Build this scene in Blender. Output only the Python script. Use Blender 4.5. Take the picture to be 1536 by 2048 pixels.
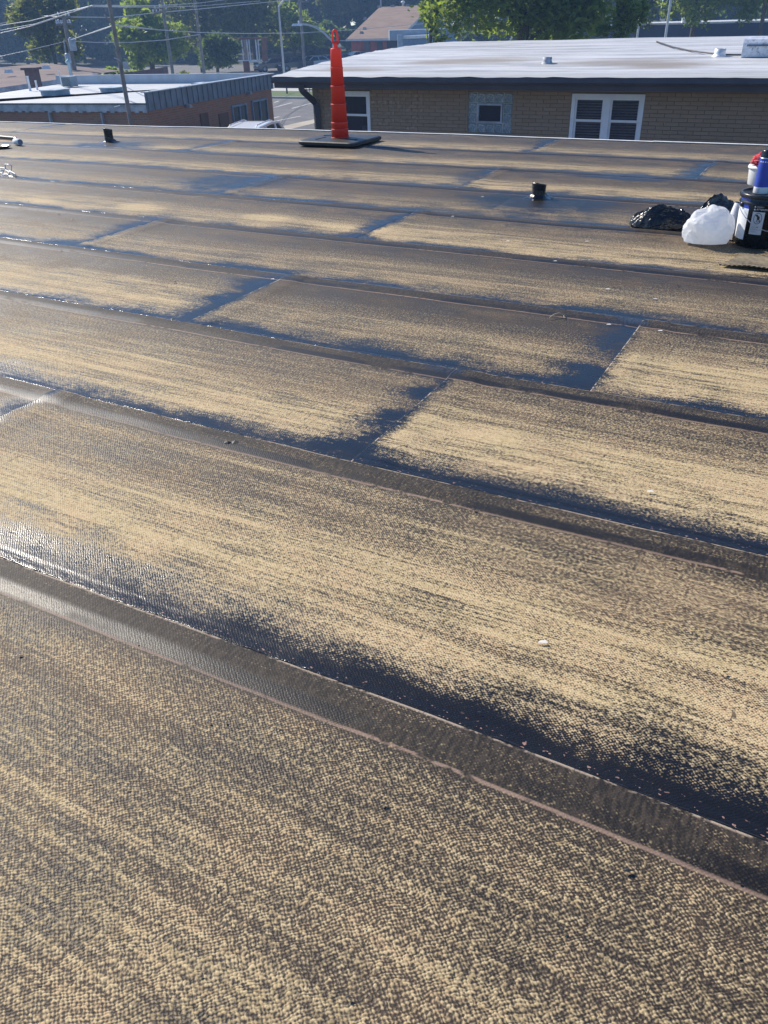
import bpy, bmesh, math, random
import numpy as np
from mathutils import Vector, Matrix, noise as mnoise
R = math.radians
for o in list(bpy.data.objects): bpy.data.objects.remove(o)
scene = bpy.context.scene
COL = scene.collection

# ------------------------------------------------------------------ camera, sky, sun, exposure
FPX, YH, ROLL, EYE = 1560.0, 42.0, math.atan(-0.0315), 1.24      # focal length and horizon in photograph pixels
PITCH = math.atan((1024 - YH) * math.cos(ROLL) / FPX)
FW = Vector((0, math.cos(PITCH), -math.sin(PITCH)))
UP0 = Vector((1, 0, 0)).cross(FW)
CR, SR = math.cos(ROLL), math.sin(ROLL)
RT = Vector((1, 0, 0)) * CR + UP0 * SR
DN = Vector((1, 0, 0)) * SR - UP0 * CR
cam = bpy.data.cameras.new('camera'); camo = bpy.data.objects.new('camera', cam); COL.objects.link(camo)
M = Matrix.Identity(4)
for i, ax in enumerate((RT, -DN, -FW)):
    for k in range(3): M[k][i] = ax[k]
M.translation = (0, 0, EYE)
camo.matrix_world = M
cam.sensor_fit = 'VERTICAL'; cam.sensor_height = 36; cam.lens = FPX / 2048 * 36
cam.clip_start = 0.05; cam.clip_end = 3000
scene.camera = camo
scene.render.resolution_x, scene.render.resolution_y = 768, 1024

SUN_AZ, SUN_EL = R(43.5), R(37)          # azimuth turned from +Y towards -X
sdir = Vector((-math.sin(SUN_AZ) * math.cos(SUN_EL), math.cos(SUN_AZ) * math.cos(SUN_EL), math.sin(SUN_EL)))
w = bpy.data.worlds.new('World'); scene.world = w; w.use_nodes = True
wn = w.node_tree; bg = wn.nodes['Background']
sky = wn.nodes.new('ShaderNodeTexSky'); sky.sky_type = 'NISHITA'; sky.sun_disc = False
sky.sun_elevation = SUN_EL; sky.sun_rotation = -SUN_AZ
sky.air_density = 1.0; sky.dust_density = 0.0; sky.ozone_density = 9.0
wn.links.new(sky.outputs[0], bg.inputs[0]); bg.inputs[1].default_value = 0.115
sl = bpy.data.lights.new('sun', 'SUN'); sl.energy = 4.8; sl.angle = R(0.5); sl.color = (1, .91, .78)
so = bpy.data.objects.new('sun', sl); COL.objects.link(so)
so.rotation_euler = sdir.to_track_quat('Z', 'Y').to_euler(); so.location = (-30, 30, 40)
vs = scene.view_settings; vs.view_transform = 'Standard'; vs.look = 'None'; vs.exposure = 0.55; vs.gamma = 1
cy = scene.cycles; cy.max_bounces = 6; cy.diffuse_bounces = 3; cy.glossy_bounces = 3; cy.transmission_bounces = 4; cy.transparent_max_bounces = 8

# ------------------------------------------------------------------ pixel to place
def ray(x, y): return (FW * FPX + RT * (x - 768) + DN * (y - 1024)).normalized()
def PZ(x, y, z=0.0):
    v = ray(x, y); return Vector((0, 0, EYE)) + v * ((z - EYE) / v.z)
def PY(x, y, Y):
    v = ray(x, y); return Vector((0, 0, EYE)) + v * (Y / v.y)
def proj(P):
    d = Vector(P) - Vector((0, 0, EYE)); z = d.dot(FW)
    return 768 + FPX * d.dot(RT) / z, 1024 + FPX * d.dot(DN) / z
def zat(P, ypx):          # height on the plumb line over P that shows at row ypx
    lo, hi = -20.0, EYE + P[1] * 1.2
    for _ in range(60):
        m = (lo + hi) / 2
        if proj((P[0], P[1], m))[1] > ypx: lo = m
        else: hi = m
    return (lo + hi) / 2
TH = R(-29.2)
TV = Vector((math.cos(TH), math.sin(TH), 0)); NV = Vector((-math.sin(TH), math.cos(TH), 0))
def TN(t, n, z=0.0): return TV * t + NV * n + Vector((0, 0, z))
GZ = -3.6

# ------------------------------------------------------------------ helpers: objects
def tag(o, label=None, cat=None, group=None, kind=None):
    if label: o['label'] = label
    if cat: o['category'] = cat
    if group: o['group'] = group
    if kind: o['kind'] = kind
    return o
def empty(name, loc=(0, 0, 0), rz=0.0, label=None, cat=None, group=None):
    o = bpy.data.objects.new(name, None); COL.objects.link(o); o.empty_display_size = .1
    o.location = loc; o.rotation_euler = (0, 0, rz)
    return tag(o, label, cat, group)
def link(name, me, mat=None, parent=None, loc=None, rot=None):
    o = bpy.data.objects.new(name, me); COL.objects.link(o)
    if mat is not None and len(me.materials) == 0: me.materials.append(mat)
    if parent is not None: o.parent = parent
    if loc is not None: o.location = loc
    if rot is not None: o.rotation_euler = rot
    return o
class MB:
    def __init__(s): s.v = []; s.f = []; s.smooth = []
    def add(s, vs, fs, smooth=False):
        b = len(s.v); s.v += [tuple(p) for p in vs]; s.f += [tuple(b + i for i in f) for f in fs]; s.smooth += [smooth] * len(fs); return s
    def box(s, c, d, rz=0.0, taper=1.0):
        x, y, z = d[0] / 2, d[1] / 2, d[2] / 2; cs, sn = math.cos(rz), math.sin(rz); P = []
        for zz, k in ((-z, 1), (z, taper)):
            for a, b in ((-x, -y), (x, -y), (x, y), (-x, y)):
                a, b = a * k, b * k; P.append((c[0] + a * cs - b * sn, c[1] + a * sn + b * cs, c[2] + zz))
        return s.add(P, [(3, 2, 1, 0), (4, 5, 6, 7), (0, 1, 5, 4), (1, 2, 6, 5), (2, 3, 7, 6), (3, 0, 4, 7)])
    def bb(s, lo, hi): return s.box([(a + b) / 2 for a, b in zip(lo, hi)], [b - a for a, b in zip(lo, hi)])
    def tube(s, pts, r, seg=8, cap=True, smooth=True):
        pts = [Vector(p) for p in pts]; n = len(pts)
        rr = r if isinstance(r, (list, tuple)) else [r] * n; rings = []
        prev = None
        for i, p in enumerate(pts):
            d = (pts[min(i + 1, n - 1)] - pts[max(i - 1, 0)]).normalized()
            a = prev - d * prev.dot(d) if prev is not None else (Vector((0, 0, 1)).cross(d) if abs(d.z) < .9 else Vector((1, 0, 0)).cross(d))
            a.normalize(); prev = a; b = d.cross(a)
            rings.append([p + (a * math.cos(2 * math.pi * k / seg) + b * math.sin(2 * math.pi * k / seg)) * rr[i] for k in range(seg)])
        P = [q for rg in rings for q in rg]; F = []
        for i in range(n - 1):
            for k in range(seg):
                k2 = (k + 1) % seg; F.append((i * seg + k, i * seg + k2, (i + 1) * seg + k2, (i + 1) * seg + k))
        s.add(P, F, smooth)
        if cap:
            s.add(rings[0], [tuple(range(seg))[::-1]]); s.add(rings[-1], [tuple(range(seg))])
        return s
    def lathe(s, prof, c=(0, 0, 0), seg=24, smooth=True, fn=None):
        P = []; F = []
        for r, z in prof:
            for k in range(seg):
                a = 2 * math.pi * k / seg; q = (c[0] + r * math.cos(a), c[1] + r * math.sin(a), c[2] + z)
                P.append(fn(q, a) if fn else q)
        for i in range(len(prof) - 1):
            for k in range(seg):
                k2 = (k + 1) % seg; F.append((i * seg + k, i * seg + k2, (i + 1) * seg + k2, (i + 1) * seg + k))
        return s.add(P, F, smooth)
    def prism(s, poly, z0, z1):
        n = len(poly); P = [(x, y, z0) for x, y in poly] + [(x, y, z1) for x, y in poly]
        return s.add(P, [tuple(range(n))[::-1], tuple(range(n, 2 * n))] + [(i, (i + 1) % n, n + (i + 1) % n, n + i) for i in range(n)])
    def xform(s, M): s.v = [tuple(M @ Vector(p)) for p in s.v]; return s
    def mesh(s, name):
        me = bpy.data.meshes.new(name); me.from_pydata(s.v, [], s.f)
        me.polygons.foreach_set('use_smooth', s.smooth); me.update(); return me
    def build(s, name, mat, parent=None, loc=None, rot=None): return link(name, s.mesh(name), mat, parent, loc, rot)
def grid_obj(name, mat, verts, nu, nv, parent=None, smooth=True):
    F = [(i * nv + j, (i + 1) * nv + j, (i + 1) * nv + j + 1, i * nv + j + 1) for i in range(nu - 1) for j in range(nv - 1)]
    m = MB(); m.add(verts, F, smooth); return m.build(name, mat, parent)

# ------------------------------------------------------------------ helpers: materials
class NT:
    def __init__(s, name):
        s.mat = bpy.data.materials.new(name); s.mat.use_nodes = True; s.t = s.mat.node_tree
        s.p = s.t.nodes['Principled BSDF']; s.out = s.t.nodes['Material Output']
    def n(s, typ, **kw):
        nd = s.t.nodes.new(typ)
        for k, v in kw.items(): setattr(nd, k, v)
        return nd
    def put(s, sock, v):
        if isinstance(v, bpy.types.NodeSocket): s.t.links.new(v, sock)
        elif v is not None: sock.default_value = v if not (isinstance(v, tuple) and len(v) == 3 and sock.type == 'RGBA') else (*v, 1)
    def m(s, op, a, b=None, c=None, clamp=False):
        nd = s.n('ShaderNodeMath', operation=op, use_clamp=clamp)
        for i, x in enumerate((a, b, c)):
            if x is not None: s.put(nd.inputs[i], x)
        return nd.outputs[0]
    def add(s, a, b): return s.m('ADD', a, b)
    def sub(s, a, b): return s.m('SUBTRACT', a, b)
    def mul(s, a, b): return s.m('MULTIPLY', a, b)
    def ss(s, x, a, b, lo=0.0, hi=1.0):
        nd = s.n('ShaderNodeMapRange', interpolation_type='SMOOTHSTEP')
        for k, v in zip(('Value', 'From Min', 'From Max', 'To Min', 'To Max'), (x, a, b, lo, hi)): s.put(nd.inputs[k], v)
        return nd.outputs[0]
    def mix(s, f, a, b):
        nd = s.n('ShaderNodeMix', data_type='RGBA'); s.put(nd.inputs[0], f); s.put(nd.inputs[6], a); s.put(nd.inputs[7], b); return nd.outputs[2]
    def mixf(s, f, a, b):
        nd = s.n('ShaderNodeMix', data_type='FLOAT'); s.put(nd.inputs[0], f); s.put(nd.inputs[2], a); s.put(nd.inputs[3], b); return nd.outputs[0]
    def co(s, which='Object'): return s.n('ShaderNodeTexCoord').outputs[which]
    def sc(s, vec, k, off=None):
        nd = s.n('ShaderNodeMapping'); s.put(nd.inputs[0], vec); nd.inputs['Scale'].default_value = k
        if off is not None: s.put(nd.inputs['Location'], off)
        return nd.outputs[0]
    def noise(s, vec, scale=1.0, detail=2.0, rough=.5, dist=0.0):
        nd = s.n('ShaderNodeTexNoise', noise_dimensions='2D' if getattr(s, 'flat', False) else '3D'); s.put(nd.inputs['Vector'], vec)
        nd.inputs['Scale'].default_value = scale; nd.inputs['Detail'].default_value = detail
        nd.inputs['Roughness'].default_value = rough; nd.inputs['Distortion'].default_value = dist
        return nd.outputs[0]
    def attr(s, name, typ='GEOMETRY'): return s.n('ShaderNodeAttribute', attribute_name=name, attribute_type=typ).outputs['Fac']
    def bump(s, h, strength=1.0, dist=.01):
        nd = s.n('ShaderNodeBump'); s.put(nd.inputs['Height'], h); nd.inputs['Strength'].default_value = strength; nd.inputs['Distance'].default_value = dist
        s.t.links.new(nd.outputs[0], s.p.inputs['Normal']); return nd
    def base(s, c): s.put(s.p.inputs['Base Color'], c)
    def rough(s, v): s.put(s.p.inputs['Roughness'], v)
_mats = {}
def paint(name, col, rough=.6, var=.25, scale=3.0, metal=0.0, bump=0.0, bscale=40.0, dirt=None):
    if name in _mats: return _mats[name]
    k = NT(name); c = k.co(); nz = k.noise(c, scale, 5, .6)
    lo = tuple(x * (1 - var) for x in col); hi = tuple(min(1, x * (1 + var)) for x in col)
    b = k.mix(k.ss(nz, .3, .7), lo, hi)
    if dirt: b = k.mix(k.ss(k.noise(c, scale * 2.3, 6, .7), .52, .72), b, dirt)
    k.base(b); k.rough(k.mixf(nz, max(0, rough - .1), min(1, rough + .1))); k.p.inputs['Metallic'].default_value = metal
    if bump: k.bump(k.noise(c, bscale, 4, .6), .6, bump)
    _mats[name] = k.mat; return k.mat

# ================================================================== 1. the roof under the camera
def roof_material():
    k = NT('torch_down_membrane'); k.flat = True; P = k.co()
    sep = k.n('ShaderNodeSeparateXYZ'); k.put(sep.inputs[0], P); t, n = sep.outputs[0], sep.outputs[1]
    v, wv, ul, ur = (k.attr(a) for a in ('v', 'w', 'ul', 'ur'))
    sa, slow, speak, seed = (k.attr(a) for a in ('sa', 'slow', 'speak', 'seed'))
    comb = k.n('ShaderNodeCombineXYZ'); k.put(comb.inputs[0], seed); k.put(comb.inputs[1], seed)
    cv = k.n('ShaderNodeVectorMath', operation='ADD'); k.put(cv.inputs[0], P); k.put(cv.inputs[1], comb.outputs[0]); Q = cv.outputs[0]
    nL = k.sub(k.noise(k.sc(Q, (.7, 1.2, 1)), 1, 3, .55), .5)
    nM = k.sub(k.noise(k.sc(Q, (3.2, 6, 1)), 1, 3, .6), .5)
    nF = k.sub(k.noise(k.sc(Q, (34, 60, 1)), 1, 1.5, .6), .5)
    st = k.sub(k.noise(k.sc(Q, (.55, 15, 1)), 1, 4, .72), .5)
    st2 = k.sub(k.noise(k.sc(Q, (4.5, 130, 1)), 1, 2, .6), .5)
    v1 = k.add(v, k.add(k.mul(nL, .24), k.add(k.mul(nM, .18), k.mul(nF, .10))))
    e1 = k.ss(v1, k.mul(sa, .15), k.mul(sa, 1.5))
    e2 = k.ss(k.add(ur, k.add(k.mul(nL, .3), k.add(k.mul(nM, .35), k.mul(nF, .12)))), .0, .24)
    e3 = k.ss(k.add(ul, k.add(k.mul(nM, .12), k.mul(nF, .06))), -.01, .06)
    e4 = k.ss(k.add(wv, k.mul(nF, .03)), .09, .17, .20, 1.0)
    far = k.mixf(k.ss(k.add(v1, k.mul(nM, .25)), .32, .66), 1.0, slow)
    # tar smears on the sheet around the vent pipes and a few worn pale scuffs: each an oval of its own
    def oval(ct, cn, rt, rn, soft=.5):
        dx = k.m('DIVIDE', k.sub(t, ct), rt); dy = k.m('DIVIDE', k.sub(n, cn), rn)
        d = k.m('SQRT', k.add(k.mul(dx, dx), k.mul(dy, dy)))
        return k.ss(k.add(d, k.add(k.mul(nM, .7), k.mul(nF, .4))), 1 + soft, 1 - soft)
    smear = oval(-2.02, 6.3, .55, .42)
    for a in ((-8.3, 7.95, .6, .4), (-5.0, 6.2, .5, .4), (-1.7, 7.6, .5, .12)):
        smear = k.m('MAXIMUM', smear, oval(*a))
    scuff = oval(-6.1, 4.9, .22, .1)
    for a in ((-5.0, 5.0, .22, .13), (-3.75, 5.05, .2, .13), (-.35, 2.05, .12, .09), (-.87, 2.33, .10, .05), (-2.9, 4.95, .3, .09)):
        scuff = k.m('MAXIMUM', scuff, oval(*a))
    dry = k.mul(k.mul(e1, e2), k.mul(e3, k.sub(1.0, k.mul(smear, .9))))
    spk = k.mul(k.mixf(e1, k.ss(v, .03, .16, 0.0, .42), 1.0), k.mul(k.mul(e2, e3), k.sub(1.0, k.mul(smear, .9))))
    cover = k.mul(k.mul(speak, far), k.mul(spk, e4))
    cover = k.mul(cover, k.add(1.0, k.add(k.mul(st, 2.6), k.add(k.mul(nM, 1.2), k.mul(st2, 1.8)))))
    lines_ = k.mul(k.ss(k.noise(k.sc(Q, (1.1, 75, 1)), 1, 2, .6), .60, .72), k.mul(k.mul(dry, far), k.mul(e4, k.mul(speak, .55))))
    cover = k.add(cover, lines_)
    cover = k.m('ADD', cover, k.mul(scuff, k.mul(dry, .35)), clamp=True)
    # embossed diamond mesh
    wob = k.mul(k.sub(k.noise(k.sc(P, (17, 17, 1)), 1, 0, .5), .5), .011)
    pt, pn = .0092, .0084
    jit = k.sub(k.noise(k.sc(Q, (120, 120, 1)), 1, 1, .6), .5)
    blob = k.sub(k.noise(k.sc(Q, (42, 62, 1)), 1, 2, .65), .5)
    ct = k.m('COSINE', k.mul(k.add(t, k.add(wob, k.mul(jit, .0065))), 2 * math.pi / pt)); cn = k.m('COSINE', k.mul(k.sub(n, k.add(wob, k.mul(blob, .009))), 2 * math.pi / pn))
    dots = k.add(.5, k.mul(.5, k.mul(ct, cn)))
    da = k.ss(k.add(nM, k.mul(nF, .5)), -.2, .22, .45, .92)
    hh = k.add(k.add(.5, k.mul(k.sub(dots, .5), da)), k.add(k.mul(jit, 1.3), k.mul(blob, .55)))
    mask = k.ss(hh, k.sub(k.sub(1.0, cover), .42), k.add(k.sub(1.0, cover), .46))
    mask = k.mul(mask, k.ss(cover, .015, .10))
    tan = k.mix(k.ss(nM, -.18, .2), (.465, .355, .18), (.52, .37, .205))
    tan = k.mix(k.ss(nF, -.2, .25), tan, (.57, .445, .25))
    dark = k.mix(k.ss(k.add(nL, nM), -.2, .3), (.034, .026, .020), (.070, .048, .031))
    dark = k.mix(k.ss(jit, -.1, .3), dark, (.088, .066, .043))
    dark = k.mix(dry, (.008, .008, .009), dark)
    lapz = k.ss(wv, .135, .10)
    dark = k.mix(k.mul(lapz, .85), dark, k.mix(k.ss(k.noise(k.sc(Q, (130, 26, 1)), 1, 1, .5), .35, .7), (.010, .009, .009), (.045, .035, .027)))
    col = k.mix(mask, dark, tan)
    # chalk line where the sheet below ends, and the pale broken lip of the lap
    line = k.mul(k.ss(k.m('ABSOLUTE', k.sub(wv, k.add(.108, k.mul(nM, .012)))), .006, .002), k.ss(k.add(nM, k.mul(nF, .6)), -.24, -.06))
    col = k.mix(k.mul(line, .75), col, (.33, .225, .165))
    lip = k.mul(k.ss(wv, .009, .003), k.ss(k.add(nM, k.mul(blob, .7)), -.12, .04))
    lipl = k.mul(k.ss(ul, .007, .002), k.ss(k.add(nM, k.mul(blob, .9)), .05, .12))
    col = k.mix(k.mul(k.m('MAXIMUM', lip, lipl), .75), col, (.46, .37, .28))
    # crumbs pressed into the bleed-out
    crumb = k.mul(k.ss(k.noise(k.sc(Q, (75, 110, 1)), 1, 1, .5), .72, .75), k.ss(v, .05, .012))
    col = k.mix(k.mul(crumb, .8), col, (.42, .25, .20))
    # short cracks across the sheet
    cn1 = k.noise(k.sc(Q, (52, 9, 1)), 1, 1, .5, .3)
    crack = k.mul(k.ss(k.m('ABSOLUTE', k.sub(cn1, .5)), .022, .006), k.ss(k.noise(k.sc(Q, (26, 17, 1)), 1, 1, .6), .66, .72))
    col = k.mix(k.mul(crack, .75), col, (.015, .014, .013))
    wetlap = k.mul(k.ss(k.m('ABSOLUTE', k.sub(wv, .086)), .030, .012), k.ss(k.add(nL, nM), -.2, .05))
    col = k.mix(k.mul(wetlap, .92), col, (.009, .009, .010))
    k.base(col)
    rdry = k.mixf(lapz, k.mixf(k.ss(nM, -.25, .25), .50, .66), .68)
    rdark = k.mixf(dry, k.mixf(k.ss(nM, -.2, .3), .27, .38), rdry)
    k.rough(k.mixf(mask, k.mixf(wetlap, rdark, .46), .8))
    k.put(k.p.inputs['IOR'], k.mixf(dry, 1.44, 1.36))
    h = k.add(k.mul(dots, 1.0), k.add(k.mul(jit, .9), k.add(k.mul(blob, .9), k.mul(nF, k.mixf(k.ss(v, .05, .01), .9, 5.0)))))
    h = k.add(h, k.mul(k.m('ABSOLUTE', k.sub(v, .012)), k.ss(v, .05, .03, 0, -120)))
    dampen = k.mul(k.ss(v, k.mul(sa, .25), k.mul(sa, 1.3), .32, 1.0), k.ss(ur, .08, .3, .32, 1.0))
    h = k.mul(h, k.mul(dampen, k.ss(wv, .14, .1, 1.0, .3)))
    k.bump(h, .85, .0011)
    return k.mat
M_ROOF = roof_material()
M_PALEMETAL = paint('pale_drip_edge_metal', (.72, .72, .70), .35, .12, 6, .0)
M_TARDK = paint('black_roofing_tar', (.012, .012, .013), .22, .4, 30, bump=.004, bscale=60)
M_OURBRICK = paint('our_wall_brick', (.30, .20, .14), .85, .25, 8)

home = empty('flat_roofed_building', (0, 0, 0), TH, 'low building whose worn tan and black roll roofing fills the foreground', 'building')
lines = [-3.55, -2.63, -1.71, -.79, .13, 1.045, 1.958, 2.846, 3.763, 4.686, 5.63, 6.62, 7.70, 8.75, 9.94]
T0, T1 = -17.0, 7.5
cuts = {-3.55: [-6, 2.5], -2.63: [-1.3], -1.71: [-4.2, 4.0], -.79: [1.9], .13: [-6.5, 4.6], 1.045: [-2.6, 5.2], 1.958: [-6.9, -1.215], 2.846: [-2.68, -.655, 5.4],
        3.763: [-4.48, 3.2], 4.686: [-8.9, -2.77, 5.0], 5.63: [-4.73, 2.4], 6.62: [-10.5, -2.89, 4.4], 7.70: [-6.9, -1.09], 8.75: [-11.2, -3.0, 4.3]}
# per row: tar width, how much tan is left on the far half, tan peak
look = {.13: (.03, .66, .37), 1.045: (.17, .50, .66), 1.958: (.14, .36, .62), 2.846: (.11, .16, .60), 3.763: (.11, .13, .34), 4.686: (.12, .18, .44),
        5.63: (.15, .15, .28), 6.62: (.14, .15, .46), 7.70: (.14, .15, .46), 8.75: (.15, .15, .44)}
special = {(2.846, -2.68): (.12, .1, .33), (2.846, -.655): (.13, .30, .72), (1.958, -1.215): (.16, .40, .74), (4.686, -2.77): (.1, .34, .56), (6.62, -2.89): (.12, .15, .54), (7.70, -1.09): (.13, .15, .4)}
def roofz(t, n):
    z = .010 * mnoise.noise(Vector((t * .35, n * .5, 3.1))) + .0035 * mnoise.noise(Vector((t * 1.3, n * 1.6, 7.7)))
    s = max(0, min(1, (n - 6.5) / 3.4)); q = max(0, -t - 5) / 7.0
    return z - .045 * s * s * (3 - 2 * s) * min(q, 1.6)
def wig(t, i): return .007 * mnoise.noise(Vector((t * .9, i * 7.3, .5))) + .003 * mnoise.noise(Vector((t * 3.1, i * 3.3, 9.5)))
def sheet(i, ta, tb, first, last):
    n0, n1 = lines[i], lines[i + 1]; W = n1 - n0
    key = round(n0, 3); sa, slow, speak = special.get((key, round(ta, 3)), look.get(key, (.2, .4, .7)))
    rng = random.Random(int(n0 * 1000) * 7 + int(ta * 100)); seed = rng.uniform(0, 60)
    lastrow = i == len(lines) - 2
    sv = [-.09, -.03, 0, .006, .012, .02, .035, .06, .1, .16, .24, .34] + [W * a for a in (.45, .55, .65, .75)] + [W - a for a in (.16, .14, .128, .118, .108, .098, .08, .055, .03, .012, .004, 0)]
    tu = [ta + a for a in ((0, .004, .012, .03, .07, .11, .13, .16) if not first else (0,))]; te = tb + (0 if last else .10)
    x = tu[-1]; step = .09 if n1 < 3.8 else .16
    while x + step < te - .02: x += step; tu.append(x)
    tu.append(te)
    V = []; at = {a: [] for a in ('v', 'w', 'ul', 'ur')}
    for x in tu:
        a0, a1 = wig(x, i), (0 if lastrow else wig(x, i + 1))
        for s in sv:
            f = max(0, min(1, s / W)); n = n0 + s + a0 * (1 - f) + a1 * f
            vv, ww = s, W - s
            z = roofz(x, n)
            lap = max(0, min(1, (.135 - ww) / .07)); lap = lap * lap * (3 - 2 * lap)
            if not lastrow:
                z += lap * .0060 + .005 * math.exp(-((ww - .052) / .024) ** 2) * max(0, mnoise.noise(Vector((x * .8, i * 4.0, 1))) + .3) + .0025 * lap * mnoise.noise(Vector((x * 5, ww * 12, i)))
            if not first:
                l2 = max(0, min(1, (.15 - (x - ta)) / .04)); z += l2 * .005
            if s < 0: z -= .003
            if not last and x > tb: z -= .003
            if s == sv[-1]: z -= .0015
            V.append((x, n, z)); at['v'].append(vv); at['w'].append(ww if not lastrow else ww + .2)
            at['ul'].append(x - ta if not first else 9.0); at['ur'].append(max(tb - x, 0) if not last else 9.0)
    nu, nv = len(tu), len(sv); F = [(a * nv + b, (a + 1) * nv + b, (a + 1) * nv + b + 1, a * nv + b + 1) for a in range(nu - 1) for b in range(nv - 1)]
    sm = [True] * len(F)
    ring = [a * nv for a in range(nu)] + [(nu - 1) * nv + b for b in range(1, nv)] + [a * nv + nv - 1 for a in range(nu - 2, -1, -1)] + [b for b in range(nv - 2, 0, -1)]
    b0 = len(V)
    for r in ring:
        p = V[r]; V.append((p[0], p[1], p[2] - .0065))
        for a in at: at[a].append(at[a][r])
    for q in range(len(ring)):
        q2 = (q + 1) % len(ring); F.append((ring[q2], ring[q], b0 + q, b0 + q2)); sm.append(False)
    me = bpy.data.meshes.new('membrane_sheet'); me.from_pydata(V, [], F); me.polygons.foreach_set('use_smooth', sm)
    nvt = len(V)
    for a, arr in list(at.items()) + [('sa', [sa] * nvt), ('slow', [slow] * nvt), ('speak', [speak] * nvt), ('seed', [seed] * nvt)]:
        d = me.attributes.new(a, 'FLOAT', 'POINT'); d.data.foreach_set('value', arr)
    me.update(); link('membrane_sheet', me, M_ROOF, home)
for i in range(len(lines) - 1):
    c = [T0] + cuts[lines[i]] + [T1]
    for j in range(len(c) - 1): sheet(i, c[j], c[j + 1], j == 0, j == len(c) - 2)
m = MB(); m.bb((T0 + .02, -3.6, -.45), (T1 - .02, 9.9, -.085)); m.build('roof_deck', paint('deck_board', (.1, .09, .08), .9), home)
m = MB(); m.bb((T0 + .25, -3.3, GZ), (T1 - .25, 9.7, -.452)); m.build('wall', M_OURBRICK, home)
def edge_strip(ta, tb, dz):
    ts = np.linspace(ta, tb, max(2, int((tb - ta) / .3))); m = MB(); P = []
    for x in ts:
        zz = roofz(x, 9.94)
        for dn, d in ((-.01, .009 + dz), (.018, .013 + dz), (.030, .005 + dz), (.032, -.11)): P.append((x, 9.94 + dn, zz + d))
    nv = 4; m.add(P, [(a * nv + b, (a + 1) * nv + b, (a + 1) * nv + b + 1, a * nv + b + 1) for a in range(len(ts) - 1) for b in range(nv - 1)], True)
    m.build('drip_edge', M_PALEMETAL, home)
edge_strip(-17, -8.0, 0); edge_strip(-8.03, -5.1, .001); edge_strip(-5.13, -1.9, 0); edge_strip(-1.93, 1.2, .003); edge_strip(1.17, 7.5, 0)

# lumpy bitumen squeezed out along the laps
def bleed_out(pts, seed):
    m = MB(); rad = []; P = []
    for x, y in pts:
        a = mnoise.noise(Vector((x * 9, y * 9, seed))); b = mnoise.noise(Vector((x * 38, y * 38, seed + 3)))
        rad.append(max(.0006, .0030 + .0035 * a + .0022 * b)); P.append((x, y + .003 * b, roofz(x, y) + .001))
    m.tube(P, rad, 6, True); m.build('bitumen_bleed_out', M_TARDK, home)
for i in range(5, 11):
    step = .008 if i < 8 else .016
    bleed_out([(x, lines[i] + wig(x, i) + .003) for x in np.arange(-9 if i > 6 else -5, 3.5, step)], i * 2.7)
for n0, c_ in cuts.items():
    if n0 > 1 and n0 < 5:
        for x in c_:
            if -7 < x < 1: bleed_out([(x - .002 + .002 * mnoise.noise(Vector((n_ * 9, x, 1))), n_) for n_ in np.arange(n0 + .01, n0 + .80, .01)], x)
# flashing patches round the two vent pipes
def patch(cx, cn, sx, sn, rz):
    nu = 12; V = []; at = {a: [] for a in ('v', 'w', 'ul', 'ur')}
    for a in range(nu):
        for b in range(nu):
            u, q = (a / (nu - 1) - .5) * sx, (b / (nu - 1) - .5) * sn
            x = cx + u * math.cos(rz) - q * math.sin(rz); y = cn + u * math.sin(rz) + q * math.cos(rz)
            edge = min(a, b, nu - 1 - a, nu - 1 - b); V.append((x, y, roofz(x, y) + (.006 if edge else -.001)))
    me = bpy.data.meshes.new('flashing_patch'); me.from_pydata(V, [], [(a * nu + b, (a + 1) * nu + b, (a + 1) * nu + b + 1, a * nu + b + 1) for a in range(nu - 1) for b in range(nu - 1)])
    me.polygons.foreach_set('use_smooth', [True] * len(me.polygons))
    n_ = len(V)
    for a, val in (('v', .3), ('w', 3.), ('ul', 3.), ('ur', 3.), ('sa', .2), ('slow', .3), ('speak', .35), ('seed', 11.)):
        me.attributes.new(a, 'FLOAT', 'POINT').data.foreach_set('value', [val] * n_)
    link('flashing_patch', me, M_ROOF, home)
patch(-1.98, 6.17, .62, .5, .05); patch(-8.2, 7.93, .75, .5, -.02)

# ================================================================== 2. things on the roof
def roofpt(px, py, up=0.0):
    p = PZ(px, py, 0); t, n = p.dot(TV), p.dot(NV); p.z = roofz(t, n) + .006 + up; return p

M_CONE = NT('orange_red_cone_plastic'); c_ = M_CONE.co()
M_CONE.base(M_CONE.mix(M_CONE.ss(M_CONE.noise(M_CONE.sc(c_, (6, 6, 2)), 1, 5, .6), .4, .7), (.95, .13, .075), (.84, .10, .06))); M_CONE.rough(.42)
_tr = M_CONE.n('ShaderNodeBsdfTranslucent'); _tr.inputs[0].default_value = (.97, .19, .10, 1); _mx = M_CONE.n('ShaderNodeMixShader'); _mx.inputs[0].default_value = .42
M_CONE.t.links.new(M_CONE.p.outputs[0], _mx.inputs[1]); M_CONE.t.links.new(_tr.outputs[0], _mx.inputs[2]); M_CONE.t.links.new(_mx.outputs[0], M_CONE.out.inputs[0])
M_CONE = M_CONE.mat
M_RUBBER = paint('black_rubber_base', (.012, .013, .013), .5, .35, 9, bump=.003, bscale=50, dirt=(.03, .028, .025))
cb = roofpt(681, 287)
cone = empty('traffic_cone', cb, TH, 'tall slim orange-red cone with loop handle on square black rubber base', 'traffic cone')
def rel(y): return zat(cb, y) - cb.z
ht = rel(97); hs = [rel(30 + q / 6.4) for q in (1570, 1465, 1380, 1145, 915, 680)]
r0, r1 = .102, .058
prof = [(r0 + .004, .05)]
lv = [.05] + hs + [ht]
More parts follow.
